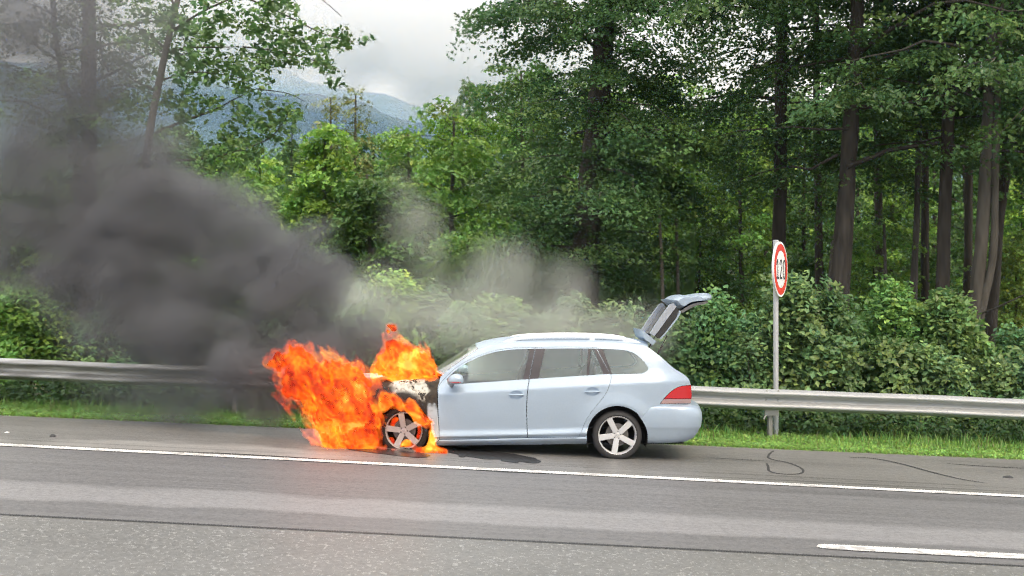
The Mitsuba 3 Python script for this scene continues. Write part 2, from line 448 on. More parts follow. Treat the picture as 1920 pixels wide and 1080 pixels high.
def straight(X, d, top, r0, r1, lean=0.0):
    x = (X - CX) / F * d
    g = float(ground(x, d)) - .1
    return [(np.array([x + lean * s + .05 * math.sin(5 * s + X), d, g + (top - g) * s]), r0 + (r1 - r0) * s) for s in np.linspace(0, 1, 6)]


def zat(Y, d):
    return CAMZ - (Y - HZ) / F * d


# the big dark trees at the edge of the wood
tree('large dark beech with layered drooping boughs behind the car roof', px_trunk([(1088, 640), (1095, 520), (1104, 400), (1112, 300), (1122, 200), (1132, 80), (1140, -60), (1150, -330)], 26, .36, .16), 11, 2.4, 15, 2.85, 84, (.086, .168, .054),
     sprays=14, per=80, rise=.22, droop=.42, spray_r=.62, leaf=.115, low=.62, name='beech_tree')
tree('dark tree behind the speed sign with a slim black trunk', px_trunk([(1455, 660), (1460, 480), (1464, 300), (1466, 100), (1470, -100), (1475, -350)], 27, .175, .11), 12, 5.0, 16.0, 3.3, 30, DARK, sprays=13, per=64, aside=True, rise=.2, droop=.4, spray_r=.6, leaf=.115, low=.7)
tree('dark tree with the thickest black trunk, first right of the sign', px_trunk([(1566, 700), (1576, 520), (1588, 350), (1598, 200), (1606, 60), (1612, -80), (1620, -350)], 24, .205, .115), 13, 4.4, 16, 3.4, 46, DARK, sprays=13, per=64, aside=True, rise=.2, droop=.45, spray_r=.58, leaf=.115, low=.75)
tree('thin grey-stemmed tree between the two black trunks at right', px_trunk([(1706, 680), (1714, 520), (1720, 400), (1722, 300), (1726, 150), (1728, -40)], 25.5, .085, .045), 14, 5.0, 8.4, 1.7, 14, MID_G, sprays=6, per=45, spray_r=.42, leaf=.10, mat='mat_grey_bark')
tree('tall straight dark tree second from the right edge', px_trunk([(1760, 700), (1766, 560), (1772, 400), (1778, 250), (1784, 100), (1788, -50), (1795, -330)], 24, .15, .095), 15, 4.8, 16, 3.2, 40, DARK, sprays=13, per=64, aside=True, rise=.2, droop=.4, spray_r=.58, leaf=.115, low=.75)
_t6 = tree('grey-barked tree with a forked twin trunk near the right edge', px_trunk([(1822, 720), (1832, 560), (1845, 400), (1853, 250), (1859, 100), (1865, -50), (1872, -330)], 23, .145, .09), 16, 5.4, 16.0, 3.2, 38, DARK, sprays=13, per=64, aside=True, rise=.2, droop=.4, spray_r=.58, leaf=.115, low=.75, mat='mat_grey_bark')
_p = spline([W(1826, 640, 22.95), W(1846, 560, 22.9), W(1862, 480, 22.9), W(1866, 380, 22.9), W(1869, 250, 22.9), W(1874, 100, 22.95), W(1882, -60, 23)], 4)
add('trunk', tube(_p, np.linspace(.085, .06, len(_p)), 12, ripple=.2, seed=5), 'mat_grey_bark', _t6, smooth=True)
_p = spline([W(1838, 588, 22.9), W(1870, 576, 22.4), W(1900, 562, 22.0), W(1950, 540, 21.6)], 4)
add('branch', tube(_p, np.linspace(.022, .012, len(_p)), 6), 'mat_grey_bark', _t6, smooth=True)
tree('leaning dark tree cut by the right edge of the picture', px_trunk([(1850, 640), (1868, 450), (1884, 330), (1895, 230), (1904, 100), (1915, -60), (1930, -300)], 27, .15, .10), 17, 5.0, 15, 3.2, 36, MID_G, sprays=14, per=60, spray_r=.6, leaf=.115, low=.7)
tree('dark tree just outside the frame whose boughs hang in at top right', straight(2060, 23, 12.0, .2, .1), 18, 4.2, 12.0, 3.4, 26, DARK, sprays=14, per=60, spray_r=.6, leaf=.12, low=.8)
# trees at the left, standing in the smoke
tree('tall tree with a dark straight trunk veiled by smoke at upper left', px_trunk([(168, 640), (166, 300), (165, 100), (166, -60), (168, -330)], 21.5, .16, .10), 21, 3.9, 11.0, 2.3, 32, MID_G, sprays=8, per=36, rise=.5, droop=.35, spray_r=.5, leaf=.10, low=.8)
tree('thin bent tree at the far left behind the smoke', px_trunk([(160, 640), (138, 250), (118, 150), (102, 60), (95, -50), (90, -250)], 22.5, .07, .04), 22, 3.8, 9.5, 2.0, 22, MID_G, sprays=8, per=36, spray_r=.45, leaf=.10, low=.8)

# the leaning maple whose leafy boughs stand against the sky
rng = np.random.default_rng(77)
DM = 19.5
mp = thing('maple_tree', 'leaning maple whose loose leafy boughs stand against the pale sky at upper left', 'tree')
_p = spline([W(250, 720, DM), W(262, 420, DM), W(280, 250, DM), W(300, 140, DM), (W(322, 40, DM)), W(345, -60, DM), W(375, -250, DM)], 4)
_p[0, 2] = ground(_p[0, 0], DM) - .1
add('trunk', tube(_p, np.linspace(.085, .03, len(_p)), 10, ripple=.15, seed=2), 'mat_grey_bark', mp, smooth=True)
boughs = [([(290, 250), (340, 228), (400, 206), (440, 185), (480, 166)], .022), ([(306, 100), (350, 89), (400, 88), (455, 87)], .018), ([(318, 60), (380, 20), (450, -10), (520, -30)], .02), ([(300, 150), (360, 135), (420, 140), (470, 150)], .013),
          ([(455, 87), (520, 95), (580, 110), (625, 130)], .010), ([(450, -10), (540, 30), (600, 60), (660, 78)], .012), ([(520, -30), (590, -10), (640, 30)], .012), ([(290, 300), (350, 300), (420, 290), (500, 262), (530, 230)], .02), ([(285, 330), (330, 325), (370, 330), (400, 320)], .014),
          ([(330, 20), (300, -60), (330, -120)], .02), ([(480, 166), (540, 175), (570, 190)], .008), ([(310, 90), (270, 60), (230, 40)], .016), ([(295, 170), (250, 150), (220, 120)], .014)]
cl = []
for bi, (pts, r) in enumerate(boughs):
    dd = DM + rng.uniform(-.9, .9)
    path = spline([W(a, b, DM + (dd - DM) * i / (len(pts) - 1)) for i, (a, b) in enumerate(pts)], 5)
    add('branch', tube(path, np.linspace(r * 1.3, .005, len(path)), 6), 'mat_bark', mp, smooth=True)
maple_px = [(330, 30, 30, 10), (360, 60, 30, 9), (345, 110, 28, 8), (380, 130, 30, 8), (350, 150, 25, 6), (340, 190, 22, 5), (400, 100, 28, 7), (430, 130, 25, 6), (440, 150, 25, 6), (470, 160, 22, 5), (460, 110, 25, 6), (500, 100, 28, 7), (530, 90, 28, 7), (500, 130, 24, 5),
            (560, 100, 28, 7), (590, 110, 25, 6), (610, 125, 18, 4), (622, 152, 12, 2), (560, 60, 28, 7), (520, 55, 26, 6), (480, 50, 24, 6), (450, 30, 26, 6), (490, 20, 26, 7), (530, 15, 24, 6), (420, 25, 25, 6), (395, 45, 25, 5), (600, 75, 24, 6), (635, 65, 20, 4), (645, 80, 14, 3), (684, 76, 8, 1.5), (540, 4, 20, 4), (500, -20, 30, 6),
            (440, -20, 30, 6), (380, -10, 30, 7), (350, 220, 22, 5), (370, 180, 22, 4), (400, 195, 14, 3), (455, 205, 22, 5), (470, 225, 20, 4), (500, 230, 22, 5), (520, 215, 20, 4), (545, 200, 16, 3), (495, 190, 10, 2), (440, 255, 30, 7), (480, 262, 28, 6), (520, 250, 22, 5), (410, 280, 30, 7), (370, 290, 30, 7),
            (330, 300, 30, 7), (345, 325, 30, 6), (400, 310, 28, 6), (460, 290, 26, 5), (560, 215, 12, 2), (300, 70, 30, 5), (260, 50, 30, 5), (230, 90, 28, 4), (250, 130, 30, 4), (310, 20, 25, 4), (270, 10, 30, 5), (230, 10, 30, 4), (300, 190, 25, 3), (325, 250, 24, 5), (310, 285, 24, 5)]
c_, n_s, r_ = [], [], []
for X, Y, R, n in maple_px:
    for _ in range(int(n * 2.1)):
        a, q = rng.random() * 2 * np.pi, math.sqrt(rng.random())
        c_.append(W(X + R * q * math.cos(a), Y + R * .8 * q * math.sin(a), DM + rng.normal() * .7)); nn = np.array([0, -.2, 1.]) + rng.normal(size=3) * .35
        n_s.append(nn / np.linalg.norm(nn)); r_.append(rng.uniform(.10, .22))
crown_entry(mp, 'crown', [leaf_cloud(rng, np.array(c_), np.array(n_s), np.array(r_), 9, .115, (.085, .165, .045), squash=.25)])

# lighter trees and saplings of the middle distance
mids = [('bushy dark green tree rising above the dark smoke, left of the steam', 690, 30, 312, 75, MID_G, 31), ('broad yellow-green tree below the left side of the beech', 850, 32, 205, 125, LIGHT, 32), ('slim tree with a dark visible stem above the dark smoke', 606, 31, 225, 65, LIGHT, 33),
        ('light green tree just above the dark smoke at centre left', 490, 33, 292, 115, LIGHT, 34), ('green tree partly behind the upper smoke edge', 385, 30, 275, 80, LIGHT, 35), ('pale green rounded tree left of the beech, half hidden', 765, 38, 235, 80, LIGHT, 36),
        ('tree mostly hidden in the smoke at left', 250, 30, 300, 90, MID_G, 37), ('tree hidden in the smoke at the far left', 80, 30, 340, 110, LIGHT, 38), ('mid green tree behind the beech trunk', 980, 38, 120, 120, MID_G, 39), ('bright tree seen through the gap right of the beech', 1262, 42, 130, 95, LIGHT, 40),
        ('bright tree seen left of the sign below the sky gap', 1390, 41, 165, 90, LIGHT, 41), ('mid green tree in the wood behind the sign', 1510, 42, 190, 90, MID_G, 42), ('bright tree glimpsed between the thin stem and the black trunk', 1670, 40, 215, 80, LIGHT, 43), ('mid green tree behind the forked grey trunk', 1810, 44, 120, 100, MID_G, 44),
        ('bright tree at the right edge behind the leaning trunk', 1915, 38, 240, 90, LIGHT, 45)]
for lb, X, d, Yt, hw, col, sd in mids:
    top = zat(Yt, d)
    rc = hw / F * d
    tree(lb, straight(X, d, top - .2, .11 if X != 606 else .16, .03), sd, .5, top - .3, rc, int(24 + 4 * top / 2), col, name='tree', leaf=.17, per=40, sprays=8, rise=.5, droop=.35, spray_r=.48, sides=8, max_limbs=4, low=.55)
tree('pale olive tree, left one of a slender pair against the blue hill', straight(622, 42, zat(182, 42), .09, .03), 51, 3.5, zat(182, 42), .75, 22, OLIVE, leaf=.13, per=20, sprays=6, rise=.9, droop=.2, spray_r=.35, sides=8, max_limbs=6, group=None)
tree('pale olive tree, right one of a slender pair against the blue hill', straight(652, 42, zat(176, 42), .09, .03, lean=.3), 52, 3.5, zat(176, 42), .85, 24, OLIVE, leaf=.13, per=20, sprays=6, rise=.9, droop=.2, spray_r=.35, sides=8, max_limbs=6)
for X, d, Yt, lb, sd in ((548, 48, 214, 'small dark spruce below the blue hill, left of the olive pair', 53), (700, 50, 246, 'small dark spruce below the blue hill, right of the olive pair', 54), (735, 52, 240, 'small pointed spruce right under the blue ridge', 55)):
    tree(lb, straight(X, d, zat(Yt, d), .10, .02), sd, 1.0, zat(Yt, d) - .1, 1.1, 34, DARK, category='spruce', name='spruce_tree', leaf=.14, per=24, sprays=6, rise=.05, droop=.25, spray_r=.3, shape='cone', sides=8, max_limbs=2)

# tall trees inside the wood: their crowns close the canopy over it
for X, d, rr, sd, lb in ((1535, 30, .12, 73, 'tall slim tree inside the wood between sign and thickest trunk'), (1648, 32, .14, 74, 'tall slim tree inside the wood left of the thin grey stem'),
                         (1738, 30, .12, 75, 'tall slim tree inside the wood right of the thin grey stem'), (1815, 31, .13, 76, 'tall slim tree inside the wood left of the forked trunk'), (1935, 30, .14, 77, 'tall slim tree inside the wood at the right edge')):
    tree(lb, straight(X, d, 17, rr, .05), sd, 6.6, 17, 4.0, 28, (.086, .168, .054), leaf=.15, per=52, sprays=13, rise=.3, droop=.4, spray_r=.75, sides=9, max_limbs=5, low=.8)

# undergrowth trees inside the wood
under = [(1310, 29, 425, 80, MID_G, 61, 'leafy sapling under the beech boughs beside the raised tailgate'), (1640, 30, 415, 85, LIGHT, 62, 'bright sapling between the thickest trunk and the thin grey stem'), (1902, 29, 440, 70, YELLOW, 63, 'yellowish sapling at the right edge above the shrubs'), (1500, 32, 470, 60, MID_G, 64, 'dim sapling behind the sign'),
         (1180, 31, 455, 80, DARK, 65, 'dim sapling behind the right half of the car roof'), (1020, 30, 450, 80, MID_G, 66, 'sapling veiled by the pale steam above the car'), (1740, 33, 470, 60, MID_G, 67, 'dim sapling in the wood behind the thin stem'), (880, 29, 440, 90, LIGHT, 68, 'leafy sapling left in the pale steam')]
for X, d, Yt, hw, col, sd, lb in under:
    top = zat(Yt, d)
    tree(lb, straight(X, d, top - .1, .05, .015), sd, .4, top, hw / F * d, 22, col, category='sapling', name='sapling', leaf=.13, per=44, sprays=8, rise=.4, droop=.4, spray_r=.42, sides=6, max_limbs=2, low=.6)

# thin pale stems
for i, (pts, d, lb) in enumerate([([(1243, 590), (1240, 480), (1236, 400)], 25, 'thin pale stem behind the raised tailgate, left of two'), ([(1272, 590), (1270, 480), (1268, 410)], 26, 'thin pale stem behind the raised tailgate, right of two'), ([(1662, 600), (1660, 500), (1658, 420)], 26, 'thin pale stem between the black trunks at right'),
                                  ([(1552, 620), (1556, 520), (1562, 440)], 25, 'thin stem just left of the thickest black trunk')]):
    k = thing('young_tree', lb, 'young tree')
    p = spline([W(a, b, d) for a, b in pts], 5); p[0, 2] = min(p[0, 2], ground(p[0, 0], d)) - .2
    add('stem', tube(p, np.linspace(.045, .03, len(p)), 8, ripple=.1, seed=i), 'mat_grey_bark', k, smooth=True)
    q = p[-1] + np.random.default_rng(i).normal(size=(10, 3)) * np.array([.5, .4, .4])
    nn = np.array([[0, -.2, 1.]]) + np.random.default_rng(i + 9).normal(size=(10, 3)) * .3
    crown_entry(k, 'crown', [leaf_cloud(np.random.default_rng(i), q, nn / np.linalg.norm(nn, axis=1, keepdims=True), np.full(10, .4), 30, .11, MID_G)])

# the wood goes on behind: rows of tall trees, their crowns down to the ground
_protos = []


def far_tree(i, X, d, Yt, hw, col, label, group):
    """built once per kind, then copied"""
    top = zat(Yt, d); w = hw / F * d
    if len(_protos) < 4:
        j = len(_protos)
        rg = np.random.default_rng(900 + j)
        m = 230
        h = rg.random(m)
        a = rg.random(m) * 2 * np.pi
        rr = np.sqrt(rg.uniform(.25, 1, m)) * (.35 + .65 * np.sin(np.pi * np.clip(h * .85 + .12, 0, 1)))
        cen = np.stack([rr * np.cos(a), rr * np.sin(a), .04 + .96 * h], 1)
        nn = np.stack([.6 * np.cos(a), .6 * np.sin(a), np.ones(m)], 1) + rg.normal(size=(m, 3)) * .25
        c = (MID_G, DARK, MID_G, LIGHT)[j]
        sc = np.array([3.2, 3.2, 11.0])
        v, f, cc = leaf_cloud(rg, cen * sc, nn / np.linalg.norm(nn, axis=1, keepdims=True), np.full(m, .75), 42, .27, c)
        tr = tube(np.array([[0, 0, -1.0], [.05, 0, 4], [0, .05, 10.5]]), [.2, .15, .04], 8)
        _protos.append((mikit.ply((v / sc, f), 'mat_leaf', smooth=False, color=cc), mikit.ply(trimesh.Trimesh(tr.vertices / sc, tr.faces, process=False), 'mat_bark', smooth=True)))
    k = thing('forest_tree', label, 'tree', group)
    x = (X - CX) / F * d
    g = float(ground(x, d))
    M = T().translate([x, d, g]).rotate([0, 0, 1], 137.5 * i).scale([w, w, top - g])
    cr, tr = _protos[i % 4]
    scene[key('crown', k)] = {**cr, 'to_world': M}
    scene[key('trunk', k)] = {**tr, 'to_world': M}


rg = np.random.default_rng(5)
i = 0
for d, step, lo, hi in ((50, 150, 250, 330), (62, 130, 235, 320), (78, 120, 255, 300)):
    for X in np.arange(-260 + d, 2240, step):
        Xj = X + rg.uniform(-30, 30)
        wood = Xj > 830
        Yt = rg.uniform(lo, hi) if not wood else rg.uniform(lo - 130, hi - 110)
        if 1270 < Xj < 1480:
            Yt = max(Yt, 210)
        far_tree(i, Xj, d, Yt, rg.uniform(75, 120) * 50 / d, None, 'far tree of the dense wood behind the front trees', 'far trees of the wood')
        i += 1
# ------------------------------------------------------------------ shrubs behind the guard rail
def shrub(label, X, d, Ytop, half, color, seed, leaf=.105, n=95, per=27, group=None, x=None, base=0.0):
    rng = np.random.default_rng(seed)
    k = thing('shrub', label, 'shrub', group)
    x = (X - CX) / F * d if x is None else x
    g = float(ground(x, d)) - .03 + base
    H = zat(Ytop, d) - g
    H *= rng.uniform(.86, 1.06); R = half / F * d * rng.uniform(.72, 1.05)
    color = np.array(color) * rng.uniform(.8, 1.3) * np.array([rng.uniform(.78, 1.05), 1, rng.uniform(.85, 1.2)])
    a = rng.random(n) * 2 * np.pi
    h = rng.random(n) ** .85
    rr = R * np.sqrt(rng.uniform(.15, 1, n)) * np.clip(1.08 - h ** 2.6, .12, 1) * (.75 + .5 * rng.random(n))
    lean = rng.uniform(-.2, .2, 2)
    c = np.stack([x + rr * np.cos(a) + lean[0] * h * H, d + .8 * rr * np.sin(a) + lean[1] * h * H, g + .05 + h * (H - .05)], 1)
    nn = np.stack([.55 * np.cos(a), .55 * np.sin(a) - .25, .9 + 0 * a], 1) + rng.normal(size=(n, 3)) * .28
    top = rng.integers(0, n, 12)
    c[top, 2] += rng.uniform(.0, .28, 12)
    c += rng.normal(size=c.shape) * np.array([.11, .09, .09])
    for _ in range(8):      # long shoots that stand out of the top
        b = rng.random() * 2 * np.pi; rs = R * .75 * math.sqrt(rng.random()); hs = rng.uniform(.06, .26)
        for u in np.linspace(.1, 1, 6):
            c = np.vstack([c, [x + rs * math.cos(b), d + .8 * rs * math.sin(b), g + H * (1 - .5 * (rs / R) ** 2) + hs * u]])
            nn = np.vstack([nn, [rng.normal() * .4, -.3, .8]])
    n = len(c)
    crown_entry(k, 'foliage', [leaf_cloud(rng, c, nn / np.linalg.norm(nn, axis=1, keepdims=True), rng.uniform(.12, .30, n) * (.7 + .3 * H), per, leaf * rng.uniform(.85, 1.15), color, squash=.2, bend=27)])
    st = []
    for j in range(6):
        q = c[rng.integers(0, n)]
        b = np.array([x + rng.uniform(-.15, .15), d + rng.uniform(-.12, .12), g - .05])
        st.append(tube(np.array([b, b * .5 + q * .5 + np.array([0, 0, .12 * H]), q]), [.014, .010, .005], 5))
    s = add('stems', merged(st), 'mat_bark', k, smooth=True)
    return k


S1, S2, S3, S4 = (.145, .220, .092), (.125, .205, .074), (.140, .240, .072), (.19, .32, .058)
shrubs = [  # right of the car
    (1262, 18.6, 628, 62, S2, 'low shrub right beside the raised tailgate'), (1330, 19.2, 600, 66, S1, 'grey-green shrub between the tailgate and the speed sign'), (1395, 18.4, 640, 60, S1, 'low grey-green shrub just left of the speed sign post'), (1432, 19.8, 585, 66, S2, 'taller shrub behind the post of the speed sign'),
    (1500, 18.7, 566, 66, S1, 'tall grey-green shrub just right of the speed sign post'), (1556, 18.3, 640, 64, S1, 'low shrub in front of the thickest black trunk'), (1622, 19.6, 612, 66, S4, 'bright green shrub right of the thickest black trunk'), (1662, 18.4, 650, 66, S2, 'low shrub right of the thickest black trunk, close to the rail'),
    (1712, 19.4, 588, 62, S3, 'pointed shrub around the thin grey stem'), (1752, 18.3, 650, 66, S1, 'low grey-green shrub in front of the tall straight trunk'), (1802, 19.3, 600, 62, S3, 'leafy shrub between the tall straight trunk and the forked trunk'), (1852, 18.4, 672, 64, S1, 'low shrub in front of the forked grey trunk'),
    (1905, 19.2, 630, 70, S2, 'shrub near the right edge behind the rail'), (1945, 18.3, 680, 60, S1, 'low shrub cut by the right edge of the picture'),
    (1487, 18.4, 548, 26, S1, 'upright sapling-like shrub rising just right of the sign post'), (1545, 18.9, 560, 28, S3, 'upright shrub left beside the thickest black trunk'), (1672, 18.8, 572, 26, S3, 'narrow upright shrub left of the thin grey stem'), (1780, 18.8, 585, 26, S2, 'narrow upright shrub just right of the tall straight trunk'), (1340, 18.5, 592, 24, S2, 'narrow upright shrub between the raised tailgate and the sign'),
    # behind the car, in the steam
    (1205, 19.5, 588, 70, S2, 'shrub behind the rear end of the car roof'), (1140, 18.8, 600, 66, S1, 'steam-veiled shrub above the rear half of the car roof'), (1075, 19.8, 575, 70, S1, 'steam-veiled shrub above the middle of the car roof'), (1005, 18.8, 588, 70, S1, 'steam-veiled shrub above the front half of the car roof'),
    (935, 19.6, 560, 70, S3, 'steam-veiled shrub above the windscreen'), (868, 18.7, 585, 66, S3, 'pale green shrub just right of the upper flame'), (805, 19.6, 545, 70, S1, 'shrub behind the upper flame'), (735, 19.2, 500, 75, S4, 'bright yellow-green shrub above the flames left of the steam'), (668, 19.4, 545, 62, S3, 'shrub behind the flames at the edge of the dark smoke'),
    # left, in and under the smoke
    (40, 18.6, 560, 78, S4, 'bright yellow-green shrub at the left edge'), (112, 18.9, 600, 70, S4, 'bright green shrub second from the left edge, fading into smoke'), (195, 18.8, 610, 70, S3, 'smoke-veiled shrub above the left rail'), (290, 19.2, 590, 80, S2, 'shrub hidden in the dark smoke above the rail'),
    (385, 19.0, 600, 80, S2, 'shrub hidden in the thick of the dark smoke'), (490, 19.2, 590, 80, S2, 'shrub behind the darkest smoke left of the flames'), (585, 19.2, 590, 75, S2, 'shrub behind the large flame')]
for i, (X, d, Y, hw, col, lb) in enumerate(shrubs):
    shrub(lb, X, d, Y, hw, col, 300 + i, n=int(np.random.default_rng(X).uniform(80, 125)))

# low weeds at the foot of the rail, and the mown grass of the verge: nobody could count them
rng = np.random.default_rng(42)
n = 900
xs = rng.uniform(-8.6, 9.2, n); ds = rng.uniform(17.35, 18.2, n)
hh = rng.uniform(.05, .40, n)
c = np.stack([xs, ds, ground(xs, ds) + hh], 1)
nn = np.stack([rng.normal(size=n) * .4, -.45 + rng.normal(size=n) * .3, np.ones(n)], 1)
k = crown_entry(None, 'weeds', [leaf_cloud(rng, c, nn / np.linalg.norm(nn, axis=1, keepdims=True), rng.uniform(.10, .2, n), 16, .09, (.060, .120, .035), squash=.25)])
struct(k, 'leafy weeds in the shade under the guard rail', 'stuff')


def blades(n, x0, x1, d0, d1, hlo, hhi, color, seed):
    rng = np.random.default_rng(seed)
    x = rng.uniform(x0, x1, n); d = d0 + (d1 - d0) * rng.random(n)
    patch = meshkit.fbm(np.stack([x * 1.3, d * 1.3, x * 0], -1), 3, 8)
    keep = rng.random(n) < .35 + 1.1 * patch
    x, d, patch = x[keep], d[keep], patch[keep]
    n = len(x)
    h = rng.uniform(hlo, hhi, n) * (.55 + .9 * patch) * np.clip(.35 + (d - 15.6) / .8, .35, 1.1)
    a = rng.random(n) * 2 * np.pi; ln = rng.uniform(.15, .8, n) * h
    w = rng.uniform(.004, .009, n)
    b = np.stack([x, d, ground(x, d) - .01], 1)
    s = np.stack([-np.sin(a), np.cos(a), 0 * a], 1) * w[:, None]; o = np.stack([np.cos(a), np.sin(a), 0 * a], 1)
    m = b + o * (ln * .3)[:, None] + np.array([0, 0, 1.]) * (h * .6)[:, None]
    t = b + o * ln[:, None] + np.array([0, 0, 1.]) * h[:, None]
    v = np.stack([b - s, b + s, m + s * .8, m - s * .8, t], 1).reshape(-1, 3)
    i = np.arange(n)[:, None] * 5
    f = np.hstack([i, i + 1, i + 2, i, i + 2, i + 3, i + 3, i + 2, i + 4]).reshape(-1, 3)
    dry = (rng.random(n) < .07 + .25 * np.clip(.45 - patch, 0, 1))
    col = np.asarray(color)[None] * np.exp(.22 * rng.normal(size=n))[:, None] * np.stack([1 + .18 * rng.normal(size=n), np.ones(n), np.ones(n)], 1)
    col[dry] = np.array([.22, .19, .10]) * np.exp(.2 * rng.normal(size=dry.sum()))[:, None]
    return v, f, np.repeat(np.clip(col, .01, .6), 5, 0)


n = 5200
xs = rng.uniform(-9, 9.4, n); ds = rng.uniform(15.7, 17.7, n)
clover = leaf_cloud(rng, np.stack([xs, ds, ground(xs, ds) + rng.uniform(.015, .075, n)], 1), np.tile([[0, -.25, .97]], (n, 1)), rng.uniform(.04, .10, n), 9, .034, (.20, .36, .075), squash=.15, bend=30)
k = crown_entry(None, 'grass', [clover, blades(60000, -9, 9.5, 15.66, 17.6, .04, .105, (.205, .37, .075), 1), blades(7000, -9, 9.5, 16.5, 18.2, .10, .22, (.15, .28, .06), 2)])
struct(k, 'bright green grass of the verge between asphalt and guard rail', 'stuff')

# ------------------------------------------------------------------ guard rail
def zinc(p, n, uv):
    a = noise(p.x * 5, p.z * 24, 1.)
    b = fbm(p.x * 1.2, p.z * 9, 3.)
    return mix((.34, .35, .36), (.43, .44, .45), a * .5 + b * .5)


def zinc_sooty(p, n, uv):
    """the stretch beside the fire has a film of soot and grime in streaks and runs"""
    a = noise(p.x * 5, p.z * 24, 1.)
    g = smoothstep(.25, .75, noise(p.x * 2.2, p.z * 30, 4.) * .5 + fbm(p.x * 1.1, p.z * 12, 7.) * .5)
    return mix(mix((.44, .43, .41), (.58, .57, .56), a), (.16, .15, .14), g * .8)


scene['mat_zinc'] = principled(proc(zinc), .5, .35)
scene['mat_zinc_sooty'] = principled(proc(zinc_sooty), .5, .35)
scene['mat_post'] = principled((.30, .30, .29), .5, .4)
RD = 17.1
_prof = np.array([(.156, .012), (.150, -.006), (.135, -.040), (.112, -.074), (.098, -.082), (.080, -.080), (.062, -.066), (.030, -.016), (.015, -.003), (-.015, -.003), (-.030, -.016), (-.062, -.066), (-.080, -.080), (-.098, -.082), (-.112, -.074), (-.135, -.040), (-.150, -.006), (-.156, .012)])
_prof = spline(_prof, 3)
rail = thing('guard_rail', 'long galvanised corrugated guard rail along the verge', 'guard rail')
rgr = .040
for j in range(-6, 7):
    xa, xb = 3.74 + 4 * (j - 1), 3.74 + 4 * j
    xs = np.linspace(xa - .0, xb + .28, 22)
    P = []
    for x in xs:
        zc = .548 - rgr * x + .004 * math.sin(x * 1.3) + .002 * math.sin(3.1 * x + j)
        out = -.006 * np.clip((x - xb) / .05 + .5, 0, 1)
        P.append(np.stack([np.full(len(_prof), x), RD + out + _prof[:, 1], zc + _prof[:, 0]], 1))
    P = np.array(P)
    bk = P[::-1] + np.array([0, .004, 0])
    m = merged([grid_mesh(P), grid_mesh(bk)])
    add('beam', m, 'mat_zinc_sooty' if xa < -2 else 'mat_zinc', rail, smooth=35)
for j in range(-5, 6):
    x = 3.86 + 4 * (j)
    g = float(ground(x, RD + .12))
    c = .548 - rgr * x
    sec = LineString([(x - .03, RD + .06), (x + .02, RD + .06), (x + .02, RD + .16), (x - .03, RD + .16)]).buffer(.005)
    pm = trimesh.creation.extrude_polygon(sec, c + .10 - g + .3, engine='earcut'); pm.apply_translation([0, 0, g - .3])
    pk = add('post', pm, 'mat_post', rail)
    br = trimesh.creation.box(bounds=[[x - .10, RD + .0, c - .24], [x + .09, RD + .055, c - .13]])
    if abs(x) < 10:
        add('spacer', br, 'mat_post', rail)
    for bx, bz in ((-.085, .128), (.085, .128), (-.085, -.0), (.085, .0)):
        if abs(x) < 9:
            b = trimesh.creation.cylinder(.014, .012, sections=10)
            b.apply_transform(trimesh.transformations.rotation_matrix(math.pi / 2, [1, 0, 0]))
            b.apply_translation([x + bx, RD - (.052 if bz > .1 else .010), c + bz])
            add('bolt', b, 'mat_post', rail)
_lg = tube([W(1437, 777, RD + .02), W(1434, 781, RD - .01), W(1431.5, 786, RD - .02)], [.012, .012, .010], 8)
add('strap', _lg, 'mat_zinc', rail)

# ------------------------------------------------------------------ speed limit sign
scene['mat_sign_white'] = principled((.74, .74, .75), .35, clearcoat=.5)
scene['mat_sign_red'] = principled((.62, .035, .02), .35, clearcoat=.5)
scene['mat_sign_grey'] = principled((.50, .51, .53), .45, .3)
scene['mat_sign_digit'] = principled((.05, .05, .055), .4)
sign = thing('speed_sign', 'round red and white speed limit sign reading 120 on a grey post', 'road sign')
SD = 17.42
px_, pz0 = (1454.5 - CX) / F * SD, None
g = float(ground(px_, SD))
zt = zat(452.5, SD)
pole = trimesh.creation.cylinder(.040, zt - g + .3, sections=24)
pole.apply_translation([px_, SD, (zt + g - .3) / 2])
add('post', pole, 'mat_sign_grey', sign, smooth=40)
cap = trimesh.creation.cylinder(.043, .02, sections=24); cap.apply_translation([px_, SD, zt + .01])
add('post_cap', cap, 'mat_sign_grey', sign, smooth=40)
th = math.radians(27.5)
nrm = np.array([math.cos(th), -math.sin(th), 0.]); rt_ = np.array([math.sin(th), math.cos(th), 0.])   # rt_: to the right as a driver reads it
cen = W(1464, 505, SD - .06)
A = np.eye(4); A[:3, 0] = rt_; A[:3, 1] = [0, 0, 1]; A[:3, 2] = nrm; A[:3, 3] = cen


def disc(r0, r1, z0, z1):
    a = np.linspace(0, 2 * np.pi, 73)
    ring = lambda r, z: np.stack([r * np.cos(a), r * np.sin(a), np.full(73, z)], 1)
    rows = [ring(r0, z1), ring(r1, z1), ring(r1, z0)] if r0 > 0 else [ring(1e-4, z1), ring(r1, z1), ring(r1, z0)]
    m = grid_mesh(np.array(rows)); m.apply_transform(A)
    return m


